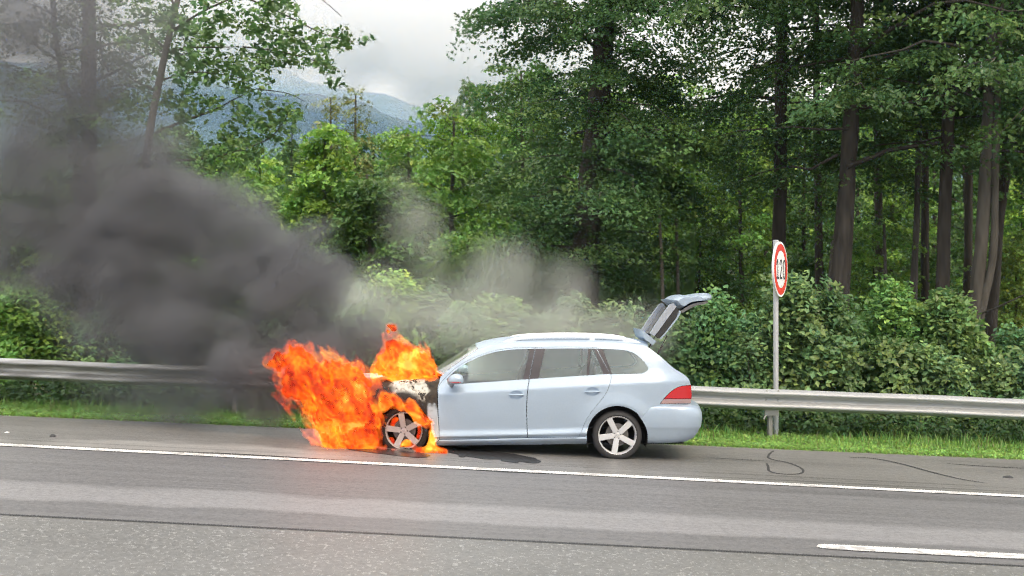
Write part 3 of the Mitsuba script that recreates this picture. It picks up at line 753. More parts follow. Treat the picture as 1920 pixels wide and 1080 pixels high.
back = merged([disc(0, .418, -.028, .0)] + [trimesh.Trimesh(disc(0, .418, -.028, -.028).vertices, disc(0, .418, -.028, -.028).faces[:, ::-1], process=False)])
add('plate', back, 'mat_sign_white', sign, smooth=40)
add('red_ring', disc(.282, .385, .001, .004), 'mat_sign_red', sign, smooth=40)
add('face', disc(0, .281, .001, .003), 'mat_sign_white', sign, smooth=40)
dg = meshkit.text_mesh('120', .295, .004)
dg.vertices[:, 0] *= .74
b = dg.bounds
dg.apply_translation([-(b[0, 0] + b[1, 0]) / 2, -(b[0, 1] + b[1, 1]) / 2, .004]); dg.apply_transform(A)
add('number', dg, 'mat_sign_digit', sign)
for dz in (-.22, .22):
    cl = trimesh.creation.box(bounds=[[-.10, -.02, -.075], [.06, .02, -.028]]); cl.apply_transform(A); cl.apply_translation([0, 0, dz])
    add('clamp', cl, 'mat_sign_grey', sign)

# ------------------------------------------------------------------ small litter on the road, and what runs out of the engine
def crumb(X, Y, sx, sy, sz, seed, label, mat):
    x, d = on_road(X, Y)
    m = trimesh.creation.icosphere(2, 1.0)
    v = m.vertices * (1 + .5 * (meshkit.fbm(m.vertices * 1.6 + seed, 3, seed) - .5)[:, None]) * np.array([sx, sy, sz])
    v[:, 2] = np.maximum(v[:, 2], -.2 * sz)
    k = thing('debris', label, 'debris')
    scene[k] = mikit.ply(trimesh.Trimesh(v + np.array([x, d, float(ground(x, d)) + .2 * sz]), m.faces, process=False), mat, smooth=50)


crumb(1889, 895, .06, .045, .02, 1, 'small black scrap on the hard shoulder at the right edge', 'mat_tar')
crumb(100, 818, .035, .035, .022, 2, 'small dark scrap on the hard shoulder at left', 'mat_tar')
crumb(14, 811, .03, .02, .010, 3, 'small pale scrap on the hard shoulder at the left edge', 'mat_sign_white')
# ------------------------------------------------------------------ the burning estate car
# Its side is a surface described by how far it lies inside the car's widest plane; panels are cut out of it with real gaps.
NEAR, HALF = 14.0, 0.885
MID = NEAR + HALF


def paint(p, n, uv):
    fl = noise(p.x * 900, p.y * 900, p.z * 900)
    return mix((.305, .382, .475), (.36, .437, .53), fl)


def burnt(p, n, uv):
    """the fender and bonnet: paint burnt to white ash, flaking off dark scorched steel, black near the door"""
    a = fbm(p.x * 5, p.z * 5, p.y * 4 + 3.)
    b = noise(p.x * 34, p.z * 34, p.y * 20)
    edge = p.x + (fbm(p.x * 9, p.z * 9, 1.) - .5) * .24 + (p.z - .8) * .18
    soot = smoothstep(-1.105, -1.045, edge)
    arch = smoothstep(.50, .42, dr.sqrt(dr.square(p.x + 1.32) + dr.square(p.z - .285)) + (a - .5) * .14)
    flake = smoothstep(.55, .62, a * .55 + b * .3 + noise(p.x * 80, p.z * 80, 1.) * .15)
    ash = mix((.60, .60, .56), (.46, .48, .42), noise(p.x * 9, p.z * 9, 2.))
    front = smoothstep(-1.42, -1.52, p.x + (a - .5) * .3)
    k = dr.maximum(dr.maximum(flake, front), dr.maximum(arch, soot))
    scorch = smoothstep(.40, .56, a * .55 + b * .3 + noise(p.x * 80, p.z * 80, 1.) * .15)      # browned paint round the flakes
    col = mix(mix(ash, (.20, .15, .10), .55 * scorch), (.020, .017, .014), k)
    low = smoothstep(.60, .53, p.z + (a - .5) * .22 + (b - .5) * .06) * smoothstep(-1.04, -1.01, p.x)     # the foot of the fender kept its paint
    return mix(mix(col, (.10, .075, .05), .45 * b * soot), (.36, .41, .45), low)


scene['mat_car_paint'] = {'type': 'twosided', 'bsdf': {'type': 'principled', 'base_color': proc(paint), 'metallic': .35, 'roughness': .34, 'specular': .6, 'clearcoat': 1.0, 'clearcoat_gloss': .97}}
scene['mat_burnt'] = principled(proc(burnt), .85)
scene['mat_black_trim'] = principled((.045, .038, .042), .25)
scene['mat_black_matt'] = principled((.028, .028, .029), .8)
scene['mat_seal'] = principled((.02, .02, .02), .5)
scene['mat_alloy'] = principled((.64, .64, .65), .34, .4)
scene['mat_alloy_dull'] = principled((.50, .49, .48), .45, .35)
scene['mat_rubber'] = principled((.035, .034, .035), .75)
scene['mat_rubber_burnt'] = principled((.022, .020, .019), .9)
scene['mat_brake'] = principled((.16, .15, .145), .5, .6)
scene['mat_roof_rail'] = principled((.80, .81, .83), .3, .35)
scene['mat_lamp_red'] = principled((.42, .008, .012), .12, clearcoat=1.0)
scene['mat_lamp_clear'] = principled((.30, .20, .20), .12, clearcoat=1.0)
scene['mat_pane'] = {'type': 'thindielectric', 'int_ior': 1.6, 'specular_transmittance': rgb(.84, .95, .90)}
scene['mat_windscreen'] = principled((.05, .045, .04), .12, clearcoat=1.0)
scene['mat_cabin'] = principled((.05, .05, .052), .8)
scene['mat_gate_frame'] = principled((.30, .33, .38), .35, clearcoat=.6)
scene['mat_seat'] = principled((.075, .075, .08), .9)
scene['mat_gate_lining'] = principled((.12, .12, .125), .7)

_VT = [-100, -85, -75, -60, -40, -20, -3, 1, 5, 12, 18.5, 20.5, 23, 30, 45, 70, 92, 99, 130]
_VI = [.46, .36, .30, .232, .164, .112, .078, .068, .058, .036, .016, .0075, .0055, .003, .0, .0, .004, .008, .008]


def inset(X, Y):
    X, Y = np.asarray(X, float), np.asarray(Y, float)
    t = Y - (715 - .055 * (X - 870))
    v = np.interp(t, _VT, _VI)
    t2 = Y - (819 - .02 * (X - 830))
    v = v + np.interp(t2, [-16, -11, -2, 0.5, 4.0, 5.2, 6.0, 7.5, 9, 14, 16, 25], [0, -.002, -.026, -.030, -.002, .002, -.014, -.016, -.008, .012, .05, .09])
    r = np.hypot(X - 1157, Y - 818)
    v = v - np.interp(r, [57, 60, 64, 72, 82, 95], [.020, .024, .021, .013, .004, 0]) * np.clip((830 - Y) / 20, 0, 1)
    r = np.hypot(X - 757, Y - 809)
    v = v - np.interp(r, [53, 57, 61, 70, 80, 92], [.020, .024, .021, .013, .004, 0])
    v = v + .30 * np.clip((X - 1198) / (1296 - 1198), 0, 1.4) ** 2.6
    v = v + .36 * np.clip((740 - X) / (740 - 634), 0, 1.3) ** 2.4
    return v


def at_side(X, Y, extra=0.0):
    d = NEAR + inset(X, Y) + extra
    return np.stack([(np.asarray(X) - CX) / F * d, d, CAMZ - (np.asarray(Y) - HZ) / F * d], -1)


def mirror(m):
    v = np.array(m.vertices); v[:, 1] = 2 * MID - v[:, 1]
    return trimesh.Trimesh(v, np.array(m.faces)[:, ::-1], process=False)


def panel(poly, step=6.0, extra=0.0, skirt=.02):
    """a sheet-metal panel over a polygon in side-view pixels, its edges turned inwards"""
    polys = list(poly.geoms) if hasattr(poly, 'geoms') else [poly]
    pts, tris, at = {}, [], []

    def vid(q):
        k = (round(q[0], 3), round(q[1], 3))
        if k not in pts:
            pts[k] = len(at); at.append(k)
        return pts[k]
    for g in polys:
        x0, y0, x1, y1 = g.bounds
        shapely.prepare(g)
        for gx in np.arange(math.floor(x0 / step) * step, x1, step):
            for gy in np.arange(math.floor(y0 / 3) * 3, y1, 3.0):
                cell = sbox(gx, gy, gx + step, gy + 3.0)
                if g.contains(cell):
                    a, b, c, d = (vid(q) for q in ((gx, gy), (gx + step, gy), (gx + step, gy + 3.0), (gx, gy + 3.0)))
                    tris += [(a, b, c), (a, c, d)]
                elif g.intersects(cell):
                    cut = g.intersection(cell)
                    for h in getattr(cut, 'geoms', [cut]):
                        if h.geom_type == 'Polygon' and h.area > 1e-4:
                            v, f = trimesh.creation.triangulate_polygon(h, engine='earcut')
                            ids = [vid(q) for q in v]
                            tris += [(ids[i], ids[j], ids[k]) for i, j, k in f if len({ids[i], ids[j], ids[k]}) == 3]
    P, tr = np.array(at), np.array(tris)
    e1, e2 = P[tr[:, 1]] - P[tr[:, 0]], P[tr[:, 2]] - P[tr[:, 0]]
    cr = e1[:, 0] * e2[:, 1] - e1[:, 1] * e2[:, 0]
    tr[cr < 0] = tr[cr < 0][:, ::-1]
    V = at_side(P[:, 0], P[:, 1], extra)
    if skirt:
        e = np.vstack([tr[:, [0, 1]], tr[:, [1, 2]], tr[:, [2, 0]]])
        _, inv, cnt = np.unique(np.sort(e, 1), axis=0, return_inverse=True, return_counts=True)
        rim = e[cnt[inv.ravel()] == 1]
        n = len(V)
        back = V + np.array([0, skirt, 0])
        V = np.vstack([V, back])
        tr = np.vstack([tr, np.stack([rim[:, 1], rim[:, 0], rim[:, 0] + n], 1), np.stack([rim[:, 1], rim[:, 0] + n, rim[:, 1] + n], 1)])
    return trimesh.Trimesh(V, tr, process=False)


car = thing('estate_car', 'pale silver-blue estate car with its front on fire and its tailgate open', 'car')


def both(name, poly, mat, parent=car, mat_far=None, **kw):
    m = panel(poly, **kw)
    k = add(name, m, mat, parent, smooth=38)
    k2 = add(name, mirror(m), mat_far or mat, parent, smooth=38)
    return k, k2


# side-view outlines, in pixels of the photograph
roof_line = spline([(898, 654), (915, 648.6), (935, 645.3), (960, 643.2), (1000, 641.6), (1060, 641), (1120, 641.4), (1160, 643), (1190, 645.6), (1206, 648), (1214, 650.5)], 4)
rear_line = spline([(1214, 650.5), (1232, 663.5), (1248, 677), (1263, 690), (1282, 702), (1291.5, 711.5), (1295.2, 722)], 4)
a_pillar = spline([(826, 706.5), (840, 694.5), (860, 680.2), (880, 666), (898, 654)], 4)
arch_rear = Point(1157, 818).buffer(57, 48)
arch_front = Point(757, 809).buffer(53, 48)

f_win_top = spline([(838, 711), (846, 702.5), (856, 693.5), (868, 685), (885, 675.5), (905, 667), (925, 661), (945, 657.4), (968, 655.2), (993.5, 654.6)], 4)
front_glass = Polygon(list(f_win_top) + [(980.5, 711.3), (930, 715), (867, 719.3), (840, 721)])
b_trim_f = Polygon([(993.9, 654.6), (1003, 654.2), (991.6, 710.7), (980.9, 711.3)])
front_door = Polygon(list(spline([(821.5, 727), (825, 719.5), (832, 711), (842, 701), (855, 689.4), (868, 680.8), (885, 672), (906, 663.8), (925, 658), (945, 654.2), (968, 652), (1003.6, 651)], 4))
                     + list(spline([(1003.6, 651), (997, 684), (991.8, 711), (988.2, 740), (987, 765), (987.6, 795), (989, 820.4)], 5))
                     + [(824.8, 824.2)] + list(spline([(824.8, 824.2), (823, 795), (821.4, 770), (821, 748), (821.5, 727)], 4)))
rear_glass = Polygon([(1022.5, 654.1), (1060, 653.6), (1102.6, 653.8), (1099.4, 703.8), (1010, 709.4)])
b_trim_r = Polygon([(1004.6, 654.2), (1022.1, 654.1), (1009.6, 709.4), (993, 710.6)])
divider = Polygon([(1103, 653.8), (1107.4, 653.9), (1104.2, 703.4), (1099.8, 703.8)])
corner_glass = Polygon([(1107.8, 653.9), (1113.2, 654), (1131, 701.6), (1104.6, 703.4)])
c_trim = Polygon([(1113.6, 654), (1117.8, 654.1), (1143.4, 700.8), (1131.4, 701.6)])
rear_edge = spline([(1118, 651), (1130, 674), (1144.6, 702), (1145.6, 711), (1137.4, 735), (1119, 760), (1107, 775), (1098, 790), (1090.5, 808), (1085, 818), (1078, 820.6)], 5)
rear_door = Polygon([(1004.4, 650.9), (1060, 650.3), (1118, 651)] + list(rear_edge)[1:] + [(989.8, 820.4)]
                    + list(spline([(989.8, 820.4), (988.4, 795), (987.8, 765), (989, 740), (992.6, 711), (997.8, 684), (1004.4, 650.9)], 5))[1:-1])
q_glass = Polygon(list(spline([(1130.6, 654.6), (1160, 656), (1178, 658.6), (1192, 665), (1205, 676), (1213.5, 687.5), (1214.6, 692.5), (1209, 697.6), (1199, 700), (1180, 700.6), (1147.6, 701)], 4)))
q_trim = Polygon([(1119, 654.2), (1130.2, 654.6), (1147.2, 700.9), (1144.9, 701.1)])
tail_lamp = Polygon(list(spline([(1237.5, 757.3), (1247, 744.8), (1262, 731), (1277, 724), (1295.4, 722)], 4)) + [(1297, 741), (1295, 756.2)])
lamp_red = tail_lamp.intersection(sbox(1200, 700, 1310, 747.4))
lamp_clear = tail_lamp.intersection(sbox(1200, 747.8, 1310, 760))

HG = -.42
handles = [(968, 740.0), (1110.5, 733.8)]
dish = [Polygon([(hx + 13.2 * math.cos(a), hy + 8.6 * math.sin(a) * (1 if math.sin(a) > 0 else .95)) for a in np.linspace(0, 2 * np.pi, 40, endpoint=False)]) for hx, hy in handles]

side = Polygon(list(a_pillar) + list(roof_line)[1:] + list(rear_line)[1:] + [(1296.6, 741), (1294.6, 757.6), (1237, 762.5), (1217, 768), (1206, 778), (1190, 800), (1101, 824),
               (1100, 831.6), (1000, 833.4), (817, 835.2), (818, 829), (824.0, 826), (822.6, 795), (821, 770), (820.6, 748), (821.0, 726)])
holes = unary_union([front_door, rear_door, tail_lamp.buffer(.2), q_glass.buffer(.3), q_trim.buffer(.3)])
body = side.difference(holes.buffer(.25)).difference(arch_rear)
both('body_side', body.buffer(0), 'mat_car_paint')

fd = front_door.buffer(-.42).difference(unary_union([front_glass, b_trim_f]).buffer(.25)).difference(dish[0])
rd = rear_door.buffer(-.42).difference(unary_union([rear_glass, b_trim_r, divider, corner_glass, c_trim]).buffer(.25)).difference(dish[1])
doors = [both('front_door', fd, 'mat_car_paint'), both('rear_door', rd, 'mat_car_paint')]


def handle_parts(i, door_key, far):
    hx, hy = handles[i]
    # dished recess
    rr = np.linspace(0, 1, 9)[:, None]; aa = np.linspace(0, 2 * np.pi, 41)[None]
    ring = np.array(dish[i].exterior.coords)
    rx = np.interp(aa / (2 * np.pi), np.linspace(0, 1, len(ring)), ring[:, 0]); ry = np.interp(aa / (2 * np.pi), np.linspace(0, 1, len(ring)), ring[:, 1])
    X, Y = hx + (rx - hx) * rr, hy + (ry - hy) * rr
    m1 = grid_mesh(at_side(X, Y, .020 * (1 - rr ** 2.2) + 0 * X))
    c = np.array([[hx - 15 + u * 30.5, hy + .9 - .9 * math.sin(u * math.pi) - .6 * u] for u in np.linspace(0, 1, 13)])
    p = at_side(c[:, 0], c[:, 1], -.004) - np.array([0, 1, 0]) * (.020 * np.sin(np.linspace(.12, .88, 13) * np.pi))[:, None]
    m2 = tube(p, np.interp(np.linspace(0, 1, 13), [0, .1, .3, .7, .92, 1], [.004, .011, .0145, .0145, .012, .005]), 12, flat=(.75, 1.25))
    if far:
        m1, m2 = mirror(m1), mirror(m2)
    add('handle_recess', m1, 'mat_car_paint', door_key, smooth=40)
    add('handle', m2, 'mat_car_paint', door_key, smooth=50)


def glazing(door_key, items, far):
    for nm, poly, mat in items:
        m = panel(poly, extra=.006 if mat == 'mat_pane' else .003, skirt=0 if mat == 'mat_pane' else .01)
        add(nm, mirror(m) if far else m, mat, door_key, smooth=38)


for far in (0, 1):
    glazing(doors[0][far], [('window', front_glass, 'mat_pane'), ('pillar_trim', b_trim_f, 'mat_black_trim')], far)
    glazing(doors[1][far], [('window', rear_glass, 'mat_pane'), ('pillar_trim', b_trim_r, 'mat_black_trim'), ('window_divider', divider, 'mat_black_trim'),
                            ('window', corner_glass, 'mat_pane'), ('pillar_trim', c_trim, 'mat_black_trim')], far)
    glazing(car, [('rear_side_window', q_glass, 'mat_pane'), ('pillar_trim', q_trim, 'mat_black_trim')], far)
    handle_parts(0, doors[0][far], far)
    handle_parts(1, doors[1][far], far)

# fender, bonnet, headlamps, front bumper: burnt
hood_line = spline([(825, 713), (815, 716.4), (790, 717), (765, 719), (735, 724), (700, 732), (668, 742), (650, 752)], 5)
fender = Polygon(list(hood_line) + [(645, 768), (700, 772), (704, 800)] + [(704, 815), (760, 815), (806, 829), (817.4, 829)] + [(823.6, 824.4), (822.2, 795), (820.2, 770), (819.8, 748), (820.4, 727)])
fender = fender.buffer(0).difference(arch_front).difference(Polygon([(640, 800), (640, 756), (704, 764), (704, 800)])).difference(Polygon([(652, 765), (650, 752), (668, 745), (700, 745), (696, 763)]))
fender = max(fender.geoms, key=lambda g: g.area) if hasattr(fender, 'geoms') else fender
fk = both('fender', fender, 'mat_burnt')
labels[fk[0]] = {'label': 'scorched front wing burnt to white ash and black soot'}
both('headlamp', Polygon([(652, 764), (650, 753), (668, 746), (700, 746), (696, 762)]), 'mat_black_trim')

S = np.linspace(-1, 1, 25)


def across(edge_px, bow_x, crown, pw=2.0, extra=0.0, lift=0.0):
    """a surface from the near edge curve to its mirror on the far side"""
    e = at_side(edge_px[:, 0], edge_px[:, 1], extra)
    rows = []
    for i, q in enumerate(e):
        h = 1 - np.abs(S) ** pw
        y = MID + S * (MID - q[1])
        rows.append(np.stack([q[0] + bow_x[i] * h, y, q[2] + lift + crown[i] * h], 1))
    return grid_mesh(np.array(rows))


n_ = len(roof_line)
u_ = np.linspace(0, 1, n_)
roof_inset = roof_line + np.array([0, .2])
add('roof', across(roof_inset, np.interp(u_, [0, .12, .85, 1], [-.07, -.03, .0, .05]), np.interp(u_, [0, .08, .25, .8, 1], [.040, .048, .060, .058, .045]), 2.2), 'mat_car_paint', car, smooth=50)
wm = across(a_pillar + np.array([1.5, .6]), np.linspace(-.17, -.07, len(a_pillar)), np.linspace(.03, .055, len(a_pillar)), 2.0, .012)
add('windscreen', wm, 'mat_pane', car, smooth=50)
hk = add('bonnet', across(hood_line, np.linspace(-.10, -.22, len(hood_line)), np.interp(np.linspace(0, 1, len(hood_line)), [0, .1, .9, 1], [.035, .06, .06, .03]), 2.6, .004), 'mat_burnt', car, smooth=50)
labels[hk] = {'label': 'burning bonnet with its paint burnt to white ash'}


def bumper(rows, sign, x_arch):
    """rows: (x at the end, z, side inset, corner radius); plan curves joined from top to bottom"""
    out = []
    for xe, z, s, R, xa in rows:
        a = np.linspace(0, np.pi / 2, 14)
        ysd = NEAR + s
        cx = xe - sign * R
        bow = .05
        c = np.stack([cx + sign * R * np.sin(a) ** .8, ysd + R * .9 * (1 - np.cos(a) ** .8)], 1)
        st = np.stack([np.linspace(xa, cx, 12)[:-1], np.full(11, ysd)], 1)
        ymid = np.linspace(c[-1, 1], MID, 7)[1:]
        fl = np.stack([xe + sign * bow * (1 - ((MID - ymid) / (MID - c[-1, 1])) ** 2), ymid], 1)
        half = np.vstack([st, c, fl])
        full = np.vstack([half, np.stack([half[-2::-1, 0], 2 * MID - half[-2::-1, 1]], 1)])
        out.append(np.column_stack([full, np.full(len(full), z)]))
    return grid_mesh(np.array(out))


def zz(Y, d=14.25):
    return CAMZ - (Y - HZ) / F * d


def xx(X, d=14.5):
    return (X - CX) / F * d


_xa = lambda Y: xx(1157 + math.sqrt(max(57.5 ** 2 - (Y - 818) ** 2, 1)), 14.02) if Y > 765 else xx(1200, 14.02)
rows = [(xx(1290), zz(757.6), .06, .40, _xa(757)), (xx(1297), zz(758.2), .012, .42, xx(1200, 14.02)), (xx(1304), zz(761), .0, .42, xx(1204, 14.02)), (xx(1308), zz(766), -.006, .42, xx(1207, 14.02)), (xx(1311), zz(774), -.010, .42, _xa(776)), (xx(1311.5), zz(785), -.012, .42, _xa(785)),
        (xx(1310), zz(795), -.010, .42, _xa(795)), (xx(1309), zz(800), -.004, .41, _xa(800)), (xx(1306.5), zz(803), .006, .40, _xa(803)), (xx(1303), zz(811), .012, .40, _xa(811)), (xx(1296), zz(820), .03, .38, _xa(820)), (xx(1285), zz(826.5), .06, .36, _xa(826)), (xx(1270), zz(829), .14, .36, _xa(826))]
add('rear_bumper', bumper(rows, 1, 0), 'mat_car_paint', car, smooth=45)
_xf = lambda Y: xx(757 - math.sqrt(max(53.5 ** 2 - (Y - 809) ** 2, 1)), 14.02)
rows = [(xx(648), zz(760), .05, .5, xx(704, 14.1)), (xx(639), zz(764), .01, .5, xx(703, 14.1)), (xx(635), zz(775), .0, .5, _xf(775)), (xx(634), zz(795), .0, .5, _xf(795)), (xx(638), zz(815), .02, .5, _xf(812)), (xx(648), zz(826), .06, .45, _xf(812))]
add('front_bumper', bumper(rows, -1, 0), 'mat_black_matt', car, smooth=45)

# tail lamps
for far in (0, 1):
    tl = panel(tail_lamp.buffer(-.1), extra=.012, skirt=.04)
    k = add('tail_lamp', mirror(tl) if far else tl, 'mat_seal', car, smooth=38)
    for nm, pl, mt in (('red_lens', lamp_red, 'mat_lamp_red'), ('clear_lens', lamp_clear, 'mat_lamp_clear')):
        m = panel(pl.buffer(-.35), extra=-.004, skirt=.014, step=4)
        add(nm, mirror(m) if far else m, mt, k, smooth=38)

# inside of the shell: floor, wheel housings, sill underside, dark cabin
x0, x1 = xx(660), xx(1275)
fl = grid_mesh(np.array([[[x, y, zz(829) if x > -1.9 else zz(815)] for y in (NEAR + .10, MID, 2 * MID - NEAR - .10)] for x in np.linspace(x0, x1, 8)]))
add('underbody', fl, 'mat_black_matt', car)
belt = [(822, 745), (1140, 735), (1230, 740), (1236, 765), (1215, 765), (1101, 815), (1095, 826), (824, 828)]
both('inner_panel', Polygon(belt).buffer(0).difference(arch_rear.buffer(6)), 'mat_cabin', extra=.085, skirt=0)
both('inner_pillar', Polygon([(826, 707), (898, 655), (1000, 643), (1120, 643), (1206, 650), (1290, 715), (1290, 757), (1215, 760), (1150, 703), (1128, 657), (1105, 655), (1000, 655), (940, 660), (880, 680), (836, 712)]).buffer(0)
     .difference(q_glass.buffer(3)).difference(front_glass.buffer(3)).difference(rear_glass.buffer(3)), 'mat_cabin', extra=.05, skirt=0)
cabin_floor = grid_mesh(np.array([[[x, y, zz(800)] for y in (NEAR + .12, 2 * MID - NEAR - .12)] for x in (xx(800), xx(1280))]))
add('cabin_floor', cabin_floor, 'mat_cabin', car)
add('dashboard', trimesh.creation.box(bounds=[[xx(800), NEAR + .12, zz(790)], [xx(862), 2 * MID - NEAR - .12, zz(722)]]), 'mat_cabin', car)
for cx_, cy_ in ((757, 809), (1157, 818)):
    rad = (53.3 if cx_ < 900 else 57.3)
    a = np.linspace(-.12 * np.pi, 1.12 * np.pi, 40)
    for far in (0, 1):
        P = []
        for y, rr in ((NEAR + .012, rad), (NEAR + .05, rad + 1.5), (NEAR + .30, rad + 1.5), (NEAR + .30, 4)):
            P.append(np.stack([(cx_ - CX) / F * NEAR + rr / 154 * np.cos(a), np.full(40, y), CAMZ - (cy_ - HZ) / F * NEAR + rr / 154 * np.sin(a)], 1))
        m = grid_mesh(np.array(P))
        add('wheel_housing', mirror(m) if far else m, 'mat_black_matt', car, smooth=40)


def seat(x, y, w, name):
    def rb(x0, x1, y0, y1, z0, z1, r, lean=0.):
        b = trimesh.creation.box(bounds=[[x0, y0, z0], [x1, y1, z1]])
        b = trimesh.Trimesh(*trimesh.remesh.subdivide_loop(b.vertices, b.faces, 3), process=True)
        v = b.vertices.copy(); v[:, 0] += lean * (v[:, 2] - z0); b.vertices = v
        return b
    z0 = zz(790)
    m = merged([rb(x - .28, x + .28, y - w / 2, y + w / 2, z0 + .18, z0 + .42, .05), rb(x + .16, x + .36, y - w / 2, y + w / 2, z0 + .25, z0 + .74, .05, .28)])
    k = add(name, m, 'mat_seat', car, smooth=60)
    if name == 'seat':
        add('head_rest', rb(x + .40, x + .50, y - .13, y + .13, z0 + .70, z0 + .88, .03, .2), 'mat_seat', k, smooth=60)


seat(xx(935), MID - .37, .52, 'seat'); seat(xx(935), MID + .37, .52, 'seat'); seat(xx(1055), MID, 1.25, 'rear_bench')

# roof rails
rt = spline([(928, 650), (936, 646.6), (947, 642.4), (959, 638.2), (974, 635.0), (1011, 632.4), (1060, 631.4), (1109, 631.9), (1150, 634.0), (1176, 637.4), (1192, 641.6), (1204, 646.4)], 5)
for far in (0, 1):
    ins = .375
    pts = np.array([W(a, b, NEAR + ins) for a, b in rt])
    e = np.linspace(0, 1, len(pts))
    rail_ = tube(pts, np.interp(e, [0, .06, .2, .88, .96, 1], [.008, .018, .020, .020, .018, .008]), 10, flat=(1.1, 1.0))
    legs = []
    for q in ([(930, 651), (938, 645), (950, 641), (961, 637), (974, 636), (966, 639.5), (958, 644), (952, 649)], [(1105, 633), (1114.5, 633), (1117, 646), (1107.5, 646)], [(1166, 637), (1178, 638), (1192, 641), (1205, 647), (1202, 652), (1178, 649), (1172, 642)]):
        legs.append(extrude_xz(Polygon([W(a, b, NEAR + ins)[[0, 2]] for a, b in q]).buffer(.002), NEAR + ins - .016, NEAR + ins + .016))
    m = merged([rail_] + legs)
    add('roof_rail', mirror(m) if far else m, 'mat_roof_rail', car, smooth=45)

# door mirror
ms = trimesh.creation.icosphere(4, 1.0)
v = ms.vertices.copy()
v = np.sign(v) * np.abs(v) ** .8
flat_ = np.where(v[:, 2] < 0, .55, 1.0)
v = v * np.array([.098, .085, .082]); v[:, 2] *= flat_
v[:, 2] -= .22 * np.clip(-v[:, 0], 0, 1) * (v[:, 2] > 0)
c0 = W(854, 713.5, NEAR - .10)
for far in (0, 1):
    m = trimesh.Trimesh(v + c0, ms.faces, process=False)
    arm = tube([at_side(846, 722, .02), W(848, 720, NEAR - .02), W(850, 717.5, NEAR - .08)], [.035, .03, .028], 10, flat=(1, .7))
    ind = tube([W(845, 716.8, NEAR - .178), W(853, 717.4, NEAR - .188), W(864, 717.2, NEAR - .178)], [.003, .006, .004], 8)
    k = add('door_mirror', mirror(m) if far else m, 'mat_car_paint', car, smooth=60)
    add('mirror_arm', mirror(arm) if far else arm, 'mat_black_trim', k, smooth=60)
    add('indicator', mirror(ind) if far else ind, 'mat_lamp_red', k, smooth=60)

# wheels
def rim_outline(R):
    """five broad spokes between hub and rim, seen from the side"""
    hub = Point(0, 0).buffer(.062, 24)
    sp = []
    for i in range(5):
        a = math.radians(180 + 72 * i)
        d, n = np.array([math.cos(a), math.sin(a)]), np.array([-math.sin(a), math.cos(a)])
        sp.append(Polygon([d * .03 + n * .032, d * R * 1.0 + n * .0375, d * R * 1.0 - n * .0375, d * .03 - n * .032]))
    return unary_union([hub] + sp)


def spoke_mesh(R, y_face, phase):
    star = shapely.affinity.rotate(rim_outline(R - .006), phase, origin=(0, 0)).intersection(Point(0, 0).buffer(R - .004, 48))
    star = star.difference(unary_union([Point(.044 * math.cos(math.radians(phase + 36 + 72 * i + 180)), .044 * math.sin(math.radians(phase + 36 + 72 * i + 180))).buffer(.0075) for i in range(5)]))
    inner = star.buffer(-.006)
    base = extrude_xz(star, y_face + .006, y_face + .035)
    v = base.vertices.copy()
    top = extrude_xz(inner, y_face, y_face + .008)
    m = merged([base, top])
    v = m.vertices.copy()
    r = np.hypot(v[:, 0], v[:, 2])
    v[:, 1] += .018 * np.clip(1 - r / R, 0, 1)            # spokes run outwards to the rim
    return trimesh.Trimesh(v, m.faces, process=False)


def wheel(cx, cz, R, rim_r, far, phase, burnt_=False, floor=None):
    y0 = NEAR + .030
    at = lambda m: trimesh.Trimesh(m.vertices + np.array([cx, y0, cz]), m.faces, process=False)
    put = lambda m: mirror(at(m)) if far else at(m)
    w = .19
    k = thing_key = key('wheel', car)
    prof = [(rim_r - .004, .016), (rim_r + .004, .006), (rim_r + .018, .002), (R - .055, -.006), (R - .03, -.002), (R - .012, .012), (R - .003, .026), (R, .045), (R + .001, w / 2), (R, w - .045), (R - .012, w - .01), (R - .05, w), (rim_r, w - .015)]
    ty = lathe(prof, 72)
    if floor is not None:            # the tyre has burst: it sags and bulges on the road
        v = ty.vertices.copy()
        low = (v[:, 2] + cz < floor)
        depth = np.clip(floor - (v[:, 2] + cz), 0, 1)
        v[:, 1] += np.where(v[:, 1] < w / 2, -1, 1) * depth * .35 * (np.abs(v[:, 1] - w / 2) > .03)
        v[low, 2] = floor - cz + .002 * np.sin(v[low, 0] * 40)
        ty.vertices = v
    add('tyre', put(ty), 'mat_rubber_burnt' if burnt_ else 'mat_rubber', k, smooth=40)
    rim = lathe([(rim_r - .014, .11), (rim_r - .016, .035), (rim_r - .012, .016), (rim_r - .006, .004), (rim_r, .0), (rim_r + .003, .004), (rim_r + .003, .014)], 72)
    alloy = 'mat_alloy_dull' if burnt_ else 'mat_alloy'
    rk = add('rim', put(rim), alloy, k, smooth=50)
    add('spokes', put(spoke_mesh(rim_r - .004, .004, phase)), alloy, k, smooth=25)
    cap = lathe([(.0001, .014), (.024, .0145), (.030, .018), (.031, .030)], 32)
    ck = add('hub_cap', put(cap), 'mat_alloy_dull', k, smooth=40)
    ring = lathe([(.0225, .0135), (.0245, .0125), (.0265, .0135)], 32)
    vee = merged([extrude_xz(LineString([(-.011, .017), (-.002, .001), (0, .001), (.002, .001), (.011, .017)]).buffer(.0016), .0125, .0145),
                  extrude_xz(LineString([(-.019, .008), (-.009, -.017), (0, -.002), (.009, -.017), (.019, .008)]).buffer(.0016), .0125, .0145)])
    add('badge', put(merged([ring, vee])), 'mat_alloy', k)
    disc = merged([lathe([(.001, .075), (.14, .075), (.14, .095)], 40), lathe([(.001, .05), (.07, .05), (.07, .08)], 32)])
    add('brake_disc', put(disc), 'mat_brake', k, smooth=40)
    return k


